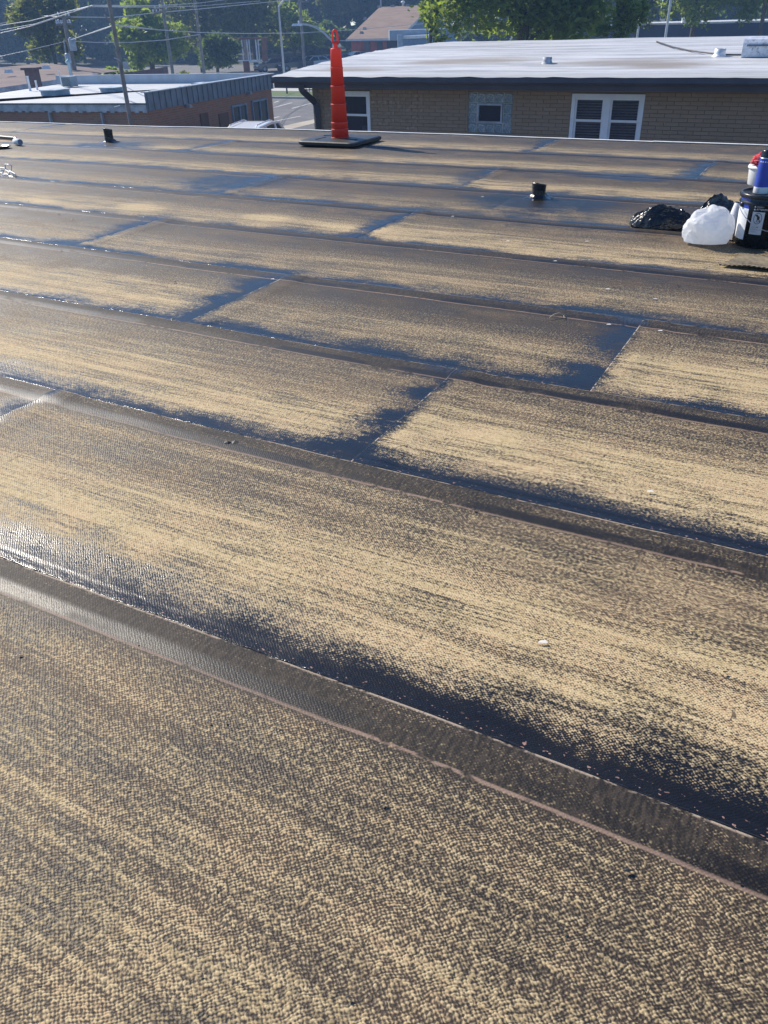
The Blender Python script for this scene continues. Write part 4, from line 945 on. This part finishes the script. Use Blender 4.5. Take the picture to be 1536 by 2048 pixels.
c = on_hf(804.5, 14, rdep); m = MB(); m.lathe([(.16, -.2), (.16, .3), (.28, .36), (.28, .5), (.1, .62), (0, .62)], (c.x, rdep + .2, rz_), 12); m.build('turbine_vent', M_PALEMETAL, hrf)
cn_ = empty('canopy', PY(800, 110, 100) * 1, 0, 'pale flat canopy on a stout post beside the brick house', 'canopy'); cn_.location.z = GZ
o_ = Vector((cn_.location.x, cn_.location.y, GZ))
def cvec(px, py, Y): return PY(px, py, Y) - o_
m = MB(); a, b = cvec(806, 78, 100), cvec(866, 75.5, 98); m.add([a, b, b + Vector((0, 0, .28)), a + Vector((0, 0, .28)), a + Vector((1, 6, 0)), b + Vector((1, 6, 0)), b + Vector((1, 6, .28)), a + Vector((1, 6, .28))], [(0, 1, 2, 3), (3, 2, 6, 7), (0, 4, 5, 1), (1, 5, 6, 2), (0, 3, 7, 4)]); m.build('canopy_roof', M_PALEMETAL, cn_)
a = cvec(800, 78, 100); m = MB(); m.bb((a.x - .28, a.y - .28, 0), (a.x + .28, a.y + .28, cvec(800, 69, 100).z)); m.build('post', paint('blue_grey_post', (.35, .44, .5), .6), cn_)
a = cvec(840, 60, 102); m = MB(); m.bb((a.x - 3.4, a.y, a.z - .9), (a.x + 3, a.y + 5, a.z + .05)); m.build('upper_fascia', paint('blue_grey_siding', (.26, .33, .40), .7), cn_)

M_TYRE = paint('tyre_black', (.02, .02, .022), .8); M_RIM = paint('alloy_rim', (.5, .5, .52), .35, .1, 5, .7)
M_CARGL = paint('car_glass', (.015, .02, .028), .06, .1); M_LAMP = paint('lamp_lens', (.75, .78, .8), .12); M_TAIL = paint('tail_lens', (.4, .02, .02), .2)
def car(px, py, Y, head, col, label, suv=False, loc=None):
    p = loc or PZ(px, py, GZ); e_ = empty('parked_car', (p[0], p[1], GZ), head, label, 'car', 'cars parked by the wood' if not suv else None)
    pm = NT('car_paint'); pm.base(col); pm.rough(.3); pm.p.inputs['Coat Weight'].default_value = .6; pm.p.inputs['Coat Roughness'].default_value = .06
    if suv: side = [(-2.35, .45), (-2.38, .95), (-2.3, 1.12), (-1.0, 1.12), (1.0, 1.10), (1.3, 1.08), (2.1, .98), (2.35, .82), (2.38, .45)]; green = [(-2.28, 1.12), (-2.02, 1.66), (-1.85, 1.74), (-.4, 1.79), (.35, 1.76), (1.32, 1.08)]
    else: side = [(-2.3, .4), (-2.33, .85), (-2.2, .98), (-1.5, 1.0), (1.0, .95), (2.0, .85), (2.28, .7), (2.3, .4)]; green = [(-1.95, 1.0), (-1.15, 1.40), (-.3, 1.47), (.35, 1.42), (1.2, .95)]
    hw = .93
    def loft(prof_, h0, h1, zlo):
        m = MB(); n = len(prof_); P = []
        for s, hwid in ((-1, h0), (1, h0)):
            for x, z in prof_:
                f = (z - zlo) / max(.01, max(q[1] for q in prof_) - zlo); P.append((x, s * (h0 + (h1 - h0) * f), z))
        F = [tuple(range(n)), tuple(range(n, 2 * n))[::-1]] + [(i, n + i, n + i + 1, i + 1) for i in range(n - 1)] + [(n - 1, 2 * n - 1, n, 0)]
        m.add(P, F); return m
    loft(side, hw, hw * .97, .4).build('car_body', pm.mat, e_)
    zb = 1.0 if not suv else 1.11; ins = [(x, z) for x, z in green]
    loft(ins, hw * .93, hw * .70, zb).build('glasshouse', M_CARGL, e_)
    # roof skin and pillars over the glass
    top = [q for q in green if q[1] > (1.35 if not suv else 1.6)]; m = MB(); P = []
    for s in (-1, 1):
        for x, z in top: P.append((x, s * hw * .74, z + .012))
    n = len(top); m.add(P, [(i, i + 1, n + i + 1, n + i) for i in range(n - 1)]); m.add([(x, y, z - .05) for x, y, z in P], [(n + i, n + i + 1, i + 1, i) for i in range(n - 1)])
    m.add(P[:n] + [(x, y, z - .07) for x, y, z in P[:n]], [(i + 1, i, n + i, n + i + 1) for i in range(n - 1)]); m.add(P[n:] + [(x, y, z - .07) for x, y, z in P[n:]], [(i, i + 1, n + i + 1, n + i) for i in range(n - 1)])
    m.build('car_roof', pm.mat, e_)
    zt = max(q[1] for q in green)
    pil = ((-1.95, -1.72), (-.55, -.5), (.42, 1.2)) if suv else ((-1.4, -1.1), (-.2, -.18), (.4, 1.15))
    for s in (-1, 1):
        for xa, xb in (((-2.16, -1.86), (-1.22, -1.12), (-.1, -.08), (1.30, .40)) if suv else ((-1.85, -1.1), (-.35, -.3), (1.18, .38))):
            m = MB(); m.tube([(xa, s * hw * .935, zb), (xb, s * hw * .735, zt - .07)], .06 if suv else .045, 6); m.build('pillar', pm.mat, e_)
    for x in (-1.45, 1.45):
        for s in (-1, 1):
            mm = Matrix.Translation((x, s * .82, .34)) @ Matrix.Rotation(R(90), 4, 'X')
            wmesh = MB().lathe([(.2, -.11), (.32, -.11), (.34, -.08), (.34, .08), (.32, .11), (.2, .11)], seg=16).xform(mm); t_ = wmesh.build('wheel', M_TYRE, e_)
            MB().lathe([(0, -.1), (.21, -.112), (.21, .112), (0, .1)], seg=12).xform(mm).build('rim', M_RIM, t_)
    for s in (-1, 1):
        m = MB(); m.box((2.29, s * .66, .72), (.12, .36, .14)); m.build('headlight', M_LAMP, e_)
        m = MB(); m.box((-2.33 if suv else -2.29, s * .72, .86), (.12, .26, .2)); m.build('tail_light', M_TAIL, e_)
    if suv:
        for s in (-1, 1):
            m = MB(); m.tube([(-1.75, s * .56, 1.76), (-1.65, s * .56, 1.82), (-.2, s * .56, 1.855), (.1, s * .56, 1.80)], .02, 6); m.build('roof_rail', M_GALV, e_)
    return e_
suv = car(0, 0, 0, R(76), (.84, .84, .85), 'white sport utility vehicle parked between the two brick buildings', True, (-4.1, 31.6)); suv.scale = (.9, .9, 1.05)
for px, py, hd, col, lab in ((549, 143.5, 205, (.10, .015, .02), 'dark red car parked left of the street light by the wood'), (588, 142, 215, (.03, .035, .045), 'dark grey car parked between the street light and the wooden pole'),
                             (627, 139, 218, (.50, .53, .56), 'silver car parked just right of the wooden pole'), (655, 136.5, 218, (.20, .22, .24), 'grey car parked between the silver car and the orange cone'),
                             (676, 134, 218, (.16, .19, .24), 'blue grey car mostly hidden behind the orange cone'), (712, 128, 210, (.30, .36, .42), 'pale blue car parked at the left of the red brick house')):
    car(px, py, 0, R(hd), col, lab)

# ================================================================== 7. poles, wires, signs
M_WOOD = paint('weathered_pole_wood', (.24, .215, .19), .9, .25, 3); M_POLEG = paint('grey_steel_pole', (.42, .44, .46), .5, .1, 3, .3)
M_INSUL = paint('pale_insulator', (.66, .68, .70), .35); M_TRANS = paint('grey_transformer', (.42, .46, .48), .5)
def pole(name, xb, yb, yt, Y, r, label, mat, cat='pole', grp=None):
    p = PY(xb, yb, Y); top = zat(p, yt); e_ = empty(name, (p.x, p.y, GZ), 0, label, cat, grp)
    MB().tube([(0, 0, 0), (0, 0, (top - GZ) * .5), (0, 0, top - GZ)], [r, r * .88, r * .72], 10).build('shaft', mat, e_)
    return e_, p, top
def loc_on(e_, px, py, Y):
    return PY(px, py, Y) - Vector(e_.location)
def xarm(e_, xa, ya, xb, yb, Y, n, mat=None, ins=True, r=.06):
    a, b = loc_on(e_, xa, ya, Y), loc_on(e_, xb, yb, Y); ar = MB().tube([a, b], r, 4, True, False).build('crossarm', mat or M_WOOD, e_)
    if ins:
        for k in range(n):
            q = a.lerp(b, (k + .5) / n); MB().lathe([(.05, 0), (.075, .06), (.045, .1), (.07, .16), (.02, .22), (0, .22)], q + Vector((0, 0, r)), 8).build('insulator', M_INSUL, ar)
u1, p1, t1 = pole('utility_pole', 262.5, 250, -30, 27.5, .074, 'tall wooden utility pole nearest, in front of the low brick building', M_WOOD)
m = MB(); q = loc_on(u1, 252, 131, 27.4); m.box(q, (.14, .12, .2)); m.build('meter_box', M_TRANS, u1)
m = MB(); m.tube([loc_on(u1, 241, 123, 27.5), loc_on(u1, 236, 119, 27.3), loc_on(u1, 229, 116, 27.2)], .02, 6); m.build('lamp_bracket', M_POLEG, u1)
m = MB(); m.tube([loc_on(u1, 209, 30, 27.3), loc_on(u1, 231, 56, 27.5)], .02, 6); m.build('brace', M_WOOD, u1)
u2, p2, t2 = pole('utility_pole', 155, 168, 20, 62, .17, 'wooden utility pole with transformer boxes behind the rooftop condenser', M_WOOD)
xarm(u2, 114, 34, 142, 34, 62, 4); xarm(u2, 112, 49.5, 143, 48.5, 62, 7)
for px, py, s in ((145, 88, .5), (136, 117, .4)):
    q = loc_on(u2, px, py, 61.6); m = MB(); m.lathe([(0, 0), (s * .42, 0), (s * .45, .04), (s * .45, s * 1.4), (s * .3, s * 1.55), (0, s * 1.6)], q - Vector((0, 0, s * .8)), 14); m.build('transformer', M_TRANS, u2)
m = MB(); m.tube([loc_on(u2, 128, 80, 61.8), loc_on(u2, 131, 105, 61.7), loc_on(u2, 141, 120, 61.7), loc_on(u2, 143, 140, 61.7), loc_on(u2, 140, 152, 61.7)], .05, 6); m.build('cable_loop', paint('grey_cable', (.4, .42, .44), .6), u2)
u3, p3, t3 = pole('utility_pole', 90, 125, 28, 84, .12, 'thin grey pole left of the transformer pole', M_POLEG)
m = MB(); m.tube([loc_on(u3, 62, 32, 84), loc_on(u3, 73, 30, 84)], .08, 6); m.build('lamp_arm', M_POLEG, u3)
u4, p4, t4 = pole('utility_pole', 346, 150, -20, 80, .15, 'slim wooden pole carrying a cluster of pale insulators', M_WOOD)
xarm(u4, 304, 28, 336, 20, 80, 5, None, True, .09); xarm(u4, 306, 20, 334, 13, 80, 3, None, True, .07)
u5, p5, t5 = pole('utility_pole', 409, 150, -20, 84, .15, 'slim wooden pole left of the empty sign frame', M_WOOD)
u6, p6, t6 = pole('street_light', 568, 143, 14, 92, .12, 'grey steel street light with raised arm right of the sign frame', M_POLEG, 'street light')
m = MB(); a = loc_on(u6, 557, 14, 92); m.tube([a, loc_on(u6, 563, 5, 92), loc_on(u6, 570, -4, 91)], [.09, .08, .07], 6); m.tube([a, loc_on(u6, 562, 10, 92), loc_on(u6, 568, 0, 91)], .05, 6); m.build('lamp_arm', M_POLEG, u6)
m = MB(); m.box(loc_on(u6, 571, -6, 91), (.9, .4, .2), 0, .8); m.build('lamp_head', M_GALV, u6)
u7, p7, t7 = pole('utility_pole', 609, 132, -25, 100, .18, 'tall wooden pole behind the row of parked cars', M_WOOD)
xarm(u7, 596, 3, 618, 3, 100, 2, None, True, .08)
u8, p8, t8 = pole('street_light', 668, 122, 82, 98, .12, 'street light with long curved arm behind the orange cone', M_POLEG, 'street light')
m = MB(); m.tube([loc_on(u8, px, py, 98) for px, py in ((668, 84), (660, 78), (648, 66), (632, 55), (615, 49.5), (603, 49))], [.12, .12, .11, .1, .09, .08], 8); m.build('curved_arm', M_POLEG, u8)
m = MB(); m.box(loc_on(u8, 594, 49.5, 98), (1.2, .45, .22), 0, .75); m.build('lamp_head', M_GALV, u8)
m = MB(); m.lathe([(.1, 0), (.1, .25), (0, .3)], loc_on(u8, 598, 47.5, 98), 8); m.build('photocell', M_GALV, u8)
pole('flag_pole', 1278, 46, -30, 70, .09, 'slim pale pole rising behind the dark shed, right of big tree', M_POLEG)
pole('flag_pole', 1335, 46, -30, 70, .11, 'stouter pale pole rising behind the dark shed', M_POLEG)
pole('flag_pole', 762, 18, -30, 135, .12, 'thin grey mast rising behind the brown gable roof', M_POLEG)
pole('sign_post', 574.5, 191, 165, PZ(574.5, 191, GZ).y, .07, 'short dark post on the grass strip beyond the parking lot', paint('dark_post', (.03, .03, .035), .6), 'post')
def wire(pts, label, r=.018, sag=.0):
    P = [PY(*p) for p in pts]; fine = []
    for a, b in zip(P[:-1], P[1:]):
        for k in range(8): s = k / 8; q = a.lerp(b, s); q.z -= sag * 4 * s * (1 - s); fine.append(q)
    fine.append(P[-1]); o = P[0]; e_ = empty('overhead_wire', o, 0, label, 'wire')
    MB().tube([q - o for q in fine], r, 5).build('strand', M_WIREP, e_)
M_WIREP = paint('pale_overhead_wire', (.46, .48, .50), .45, .1, 3, .3)
wire([(-60, 72, 50), (70, 48, 42), (120, 32, 36), (178, 13, 27.5)], 'pale wire climbing from left edge to the nearest pole top', .016)
wire([(-60, 60, 50), (60, 42, 42), (110, 29, 36), (186, 11, 27.5)], 'second pale wire climbing just above the first to the nearest pole', .016)
wire([(186, 11, 27.5), (318, 11.5, 45), (400, 6, 60), (470, -3, 75)], 'topmost wire running right from the nearest pole', .016, .0)
wire([(178, 13, 27.5), (318, 14.5, 45), (400, 12, 60), (520, 2, 80)], 'second wire running right from the nearest pole', .016)
wire([(-60, 80, 70), (60, 53, 66), (118, 34, 62)], 'wire from left edge to the transformer pole crossarm', .03)
wire([(-40, 58, 80), (65, 31, 84), (142, 34, 62)], 'wire joining the thin grey pole and the transformer pole', .025)
wire([(128, 34, 62), (228, 35, 68), (308, 26, 80), (400, 18, 84), (500, 8, 92), (610, -3, 100)], 'long wire from the transformer pole to the insulator cluster', .03)
wire([(-60, 126, 60), (60, 100, 60), (138, 81, 62), (228, 50.5, 27.5)], 'low service wire rising to the nearest pole from the left', .02)
wire([(228, 50, 27.5), (320, 60, 45), (400, 65, 60), (490, 67, 75), (600, 66, 90), (700, 60, 95), (850, 47, 100)], 'long level wire crossing behind the orange cone to the house', .022)
wire([(142, 82, 62), (190, 85, 64), (260, 85, 68), (330, 80, 74), (400, 69, 84)], 'sagging wire between the transformer pole and the next pole', .025)
wire([(680, 81.5, 98), (697, 81.5, 110), (716, 81.5, 118)], 'short thin wire running to the corner of the brick house', .03)
wire([(228, 215, 28), (262, 206, 34), (330, 180, 45), (420, 150, 60), (470, 135, 75)], 'guy wire slanting down over the low flat roof', .018)

# empty sign frame on one column
SY = 82.0; sp_ = PZ(498, 153, GZ); SY = sp_.y; sgn = empty('roadside_sign', (sp_.x, sp_.y, GZ), 0, 'empty rusty sign frame with pale uprights on a single column', 'sign')
def SQ(px, py): return loc_on(sgn, px, py, SY)
M_RUST = paint('rusty_brown_steel', (.20, .085, .055), .75, .25, 2); M_TUBE = paint('pale_tube', (.62, .66, .70), .45, .08, 3)
ct = SQ(492, 122); MB().bb((ct.x - .32, -.25, 0), (ct.x + .32, .25, ct.z)).build('column', M_RUST, sgn)
def ssbar(a, b, wd, nm, mat, dep=.25):
    A_, B_ = SQ(*a), SQ(*b); d_ = (B_ - A_).normalized(); s_ = Vector((d_.z, 0, -d_.x)) * wd / 2; y_ = Vector((0, dep, 0)); m = MB()
    P = [A_ - s_ - y_, A_ + s_ - y_, B_ + s_ - y_, B_ - s_ - y_, A_ - s_ + y_, A_ + s_ + y_, B_ + s_ + y_, B_ - s_ + y_]
    m.add(P, [(0, 1, 2, 3), (7, 6, 5, 4), (0, 4, 5, 1), (1, 5, 6, 2), (2, 6, 7, 3), (3, 7, 4, 0)]); m.build(nm, mat, sgn)
ssbar((528, 75), (531, 122), .55, 'side_box', M_RUST, .5); ssbar((457, 79), (463, 122), .25, 'side_box', paint('pale_side_box', (.5, .46, .42), .6), .5)
ssbar((455, 78), (527, 76), .18, 'top_rail', M_RUST, .2); ssbar((463, 123), (526, 122), .22, 'bottom_rail', M_TUBE, .2)
for xa, xb in ((465, 469), (483, 487.5), (493, 497), (497.5, 501.5), (511, 515), (516, 519.5)): ssbar((xa, 79), (xb, 121.5), .13, 'upright_tube', M_TUBE, .06)
ssbar((489, 78), (494, 122), .3, 'centre_post', paint('grey_rust', (.3, .22, .2), .7), .15)
# iron fence by the far corner of the brick building
p0 = PZ(606, 188, GZ); FY = p0.y; fe = empty('iron_fence', (p0.x, p0.y, GZ), 0, 'short black iron fence beyond the brick building corner', 'fence')
f0 = loc_on(fe, 604, 176, FY); H_ = f0.z
for k in range(9): MB().box((k * .28, 0, H_ / 2), (.05, .05, H_)).build('picket', M_INK if k % 3 else paint('pale_picket', (.6, .6, .6), .6), fe)
for z in (.25, H_ - .12): MB().box((1.12, .04, z), (2.3, .03, .05)).build('rail', M_INK, fe)

# ================================================================== 8. trees
def leaf_mat(name, c0, c1, trans=.6):
    k = NT(name); q = k.co(); isl = k.n('ShaderNodeNewGeometry').outputs['Random Per Island']
    col = k.mix(k.ss(k.noise(q, .55, 3, .6), .3, .7), c0, c1); col = k.mix(k.mul(isl, .6), col, tuple(x * 1.6 for x in c1)); k.base(col); k.rough(.5)
    tr = k.n('ShaderNodeBsdfTranslucent'); k.put(tr.inputs[0], k.mix(.5, col, tuple(min(1, x * f) for x, f in zip(c1, (2.6, 2.4, 1.0)))))
    mx = k.n('ShaderNodeMixShader'); mx.inputs[0].default_value = trans; k.t.links.new(k.p.outputs[0], mx.inputs[1]); k.t.links.new(tr.outputs[0], mx.inputs[2]); k.t.links.new(mx.outputs[0], k.out.inputs[0]); return k.mat
M_LEAF = leaf_mat('fresh_leaf', (.10, .155, .026), (.15, .21, .042)); M_LEAFD = leaf_mat('dark_leaf', (.035, .062, .016), (.065, .105, .026)); M_LEAFO = leaf_mat('olive_leaf', (.075, .10, .028), (.12, .145, .04))
M_BARK = paint('bark', (.09, .07, .055), .95, .3, 4)
def leaves(rng, lobes, count, size, flat=.7, wide=.42):
    pos = []; cnt = np.array([max(1e-3, l[3] * l[4] + l[4] * l[5] + l[3] * l[5]) for l in lobes]); cnt = (cnt / cnt.sum() * count).astype(int)
    out = []
    for l, c in zip(lobes, cnt):
        d = rng.normal(size=(c, 3)); d /= np.linalg.norm(d, axis=1)[:, None]
        cl = rng.normal(size=(max(6, c // 26), 3)); cl /= np.linalg.norm(cl, axis=1)[:, None]
        pick = cl[rng.integers(0, len(cl), c)]; mixk = rng.random((c, 1)) * .55
        d = pick * (1 - mixk) + d * mixk; d /= np.linalg.norm(d, axis=1)[:, None]
        bump = .78 + .22 * np.sin(d[:, 0] * 5.1 + l[0]) * np.sin(d[:, 1] * 4.3 + l[1]) * np.cos(d[:, 2] * 4.7)
        r = (rng.random(c) ** .35) * (bump + rng.normal(0, .07, c))
        out.append(np.array(l[:3]) + d * r[:, None] * np.array(l[3:6]))
    p = np.concatenate(out); n = len(p)
    a = rng.normal(size=(n, 3)); a[:, 2] *= flat; a /= np.linalg.norm(a, axis=1)[:, None]
    b = rng.normal(size=(n, 3)); b -= a * (a * b).sum(1)[:, None]; b /= np.linalg.norm(b, axis=1)[:, None]
    s = size * rng.uniform(.6, 1.3, (n, 1)); nrm = np.cross(a, b) * s * .18
    V = np.stack([p - a * s, p + b * s * wide + nrm, p + a * s, p - b * s * wide + nrm], 1).reshape(-1, 3)
    return V
def quads_mesh(name, V):
    n = len(V) // 4; me = bpy.data.meshes.new(name); me.vertices.add(4 * n); me.vertices.foreach_set('co', V.astype(np.float32).ravel())
    me.loops.add(4 * n); me.loops.foreach_set('vertex_index', np.arange(4 * n, dtype=np.int32)); me.polygons.add(n)
    me.polygons.foreach_set('loop_start', np.arange(0, 4 * n, 4, dtype=np.int32)); me.update(calc_edges=True); me.validate(); return me
def lobes_for(rng, rx, ry, z0, z1, k):
    L = []; h = (z1 - z0) / 2
    for i in range(k):
        a = rng.uniform(0, 6.28); u = rng.uniform(-.75, .85); rr = math.sqrt(max(.05, 1 - u * u)) * rng.uniform(.35, .75)
        s = rng.uniform(.32, .52); L.append((rx * rr * math.cos(a), ry * rr * math.sin(a), z0 + h + u * h * .8, rx * s, ry * s, h * s * rng.uniform(.7, 1.0)))
    L.append((0, 0, z0 + h, rx * .55, ry * .55, h * .75)); return L
def trunk_mesh(rng, h, r, crown):
    m = MB(); m.tube([(0, 0, -.3), (.05, 0, h * .4), (-.05, .05, h * .75), (0, 0, h)], [r * 1.25, r, r * .7, r * .3], 9)
    for l in crown[:9]:
        z = h * rng.uniform(.35, .75); m.tube([(0, 0, z), (l[0] * .5, l[1] * .5, (z + l[2]) / 2 + .2), (l[0], l[1], l[2])], [r * .45, r * .28, r * .08], 6)
    return m
def tree(px, Y, ztop, rx, z0, count, size, mat, label, seed, k=14, ry=None, group=None, name='leafy_tree'):
    rng = np.random.default_rng(seed); p = PY(px, 60, Y); e_ = empty(name, (p.x, p.y, GZ), 0, label, 'tree' if name != 'shrub' else 'shrub', group)
    L = lobes_for(rng, rx, ry or rx, z0 - GZ, ztop - GZ, k)
    trunk_mesh(rng, (ztop - GZ) * .8, max(.08, rx * .05), L).build('trunk', M_BARK, e_)
    link('crown', quads_mesh('crown', leaves(rng, L, count, size)), mat, e_); return e_
tree(1045, 46, 8.5, 5.9, -1.6, 17000, .19, M_LEAF, 'big bright green leafy tree right behind the white roof', 11, 34, 3.2)
tree(1243, 43, 3.2, 1.15, -1.6, 2600, .14, M_LEAF, 'slender green sapling at the right end of the big tree', 12, 8)
tree(862, 50, 3.6, 1.0, -.6, 1500, .15, M_LEAF, 'small leafy tree beside the house gable, left of the big tree', 13, 7)
tree(1385, 84, 9.5, 4.2, -1.2, 7000, .24, M_LEAF, 'light green tree behind the dark shed, left of a dark trunk', 14)
tree(1520, 80, 9, 3.4, -.8, 6000, .24, M_LEAF, 'light green tree behind the dark shed at the right edge', 15)
tree(1270, 92, 9, 3.0, -1.2, 4500, .24, M_LEAFO, 'olive tree between the big tree and the pale poles', 16)
tree(292, 88, 4.2, 4.6, -3.0, 9000, .26, M_LEAF, 'sunlit light green tree behind the nearest utility pole', 17)
tree(218, 72, -1.15, 1.75, -3.4, 3000, .18, M_LEAF, 'round light green shrub behind the low flat roof', 18, 9, None, None, 'shrub')
tree(96, 80, 6.5, 3.0, -2.0, 6000, .25, M_LEAFO, 'hazy olive tree behind the transformer pole', 19)
tree(505, 112, 11, 5.5, -2.5, 8000, .3, M_LEAFO, 'olive tree standing above the empty sign frame', 20)
tree(585, 118, 4.5, 4.6, -2.5, 6500, .28, M_LEAF, 'light green tree behind the parked cars, left of cone', 21)
tree(668, 152, 12, 4.6, -2.5, 9000, .32, M_LEAFO, 'tall narrow tree rising behind the cone top', 22)
tree(425, 96, 1.0, 3.0, -3.2, 4500, .25, M_LEAFD, 'dark bushy tree at the left of the empty sign frame', 23)
tree(395, 112, 9, 5.0, -2.5, 7000, .3, M_LEAFO, 'grey green tree between two slim wooden poles', 24)
tree(350, 78, -1.9, 1.5, -3.5, 1800, .18, M_LEAFO, 'small low shrub behind the rear parapet', 25, 7, None, None, 'shrub')
# the wood behind: one mass
rng = np.random.default_rng(77); VV = []; tk = MB()
for row_ in range(4):
    for i in range(34):
        x = -128 + i * 8.0 + rng.uniform(-2.5, 2.5) + row_ * 3; y = 160 + row_ * 11 + rng.uniform(-4, 4) + .10 * abs(x) * (x < 0) * -1
        hgt = rng.uniform(17, 23) + row_ * 2; rx = rng.uniform(4.2, 6); L = lobes_for(rng, rx, rx, 1.0, hgt, 10)
        v = leaves(rng, L, 2600, .62, wide=.75); v += np.array([x, y, GZ]); VV.append(v)
        tk.tube([(x, y, GZ - .3), (x + .2, y, GZ + hgt * .7)], [.3, .12], 7)
for i in range(120):      # undergrowth
    x = -120 + (i % 60) * 4 + rng.uniform(-2, 2); y = 140 + rng.uniform(-3, 6) + (i // 60) * 13; L = lobes_for(rng, 3.4, 2.5, 0, rng.uniform(3.5, 7.5), 6); v = leaves(rng, L, 900, .5, wide=.7); v += np.array([x, y, GZ]); VV.append(v)
for i in range(48):      # last tall rank
    x = -185 + i * 8 + rng.uniform(-2, 2); y = 212 + rng.uniform(-4, 4); hgt = rng.uniform(24, 29); L = lobes_for(rng, 6, 5, 0, hgt, 9); v = leaves(rng, L, 1800, .95, wide=.8); v += np.array([x, y, GZ]); VV.append(v)
wd = link('woodland', quads_mesh('woodland', np.concatenate(VV)), M_LEAFD); tag(wd, 'dense dark wood filling the background behind the parked cars', 'woodland', None, 'stuff')
tt = tk.build('woodland_trunks', M_BARK, wd); tt['kind'] = 'stuff'

# ================================================================== 9. haze volume added for the bluish lens veil and a lighter background
m = MB(); m.bb((-215, -20, GZ - 1), (200, 245, 34)); hz_o = m.build('haze', None)
hm = bpy.data.materials.new('added_veil_haze'); hm.use_nodes = True; hn = hm.node_tree; hn.nodes.clear()
ho = hn.nodes.new('ShaderNodeOutputMaterial'); hv = hn.nodes.new('ShaderNodeVolumePrincipled'); hv.inputs['Color'].default_value = (.34, .58, 1, 1); hv.inputs['Density'].default_value = .0011; hv.inputs['Anisotropy'].default_value = .25
hn.links.new(hv.outputs[0], ho.inputs['Volume']); hz_o.data.materials.append(hm); tag(hz_o, 'thin bluish haze added to veil and lighten the background', 'haze', None, 'stuff')
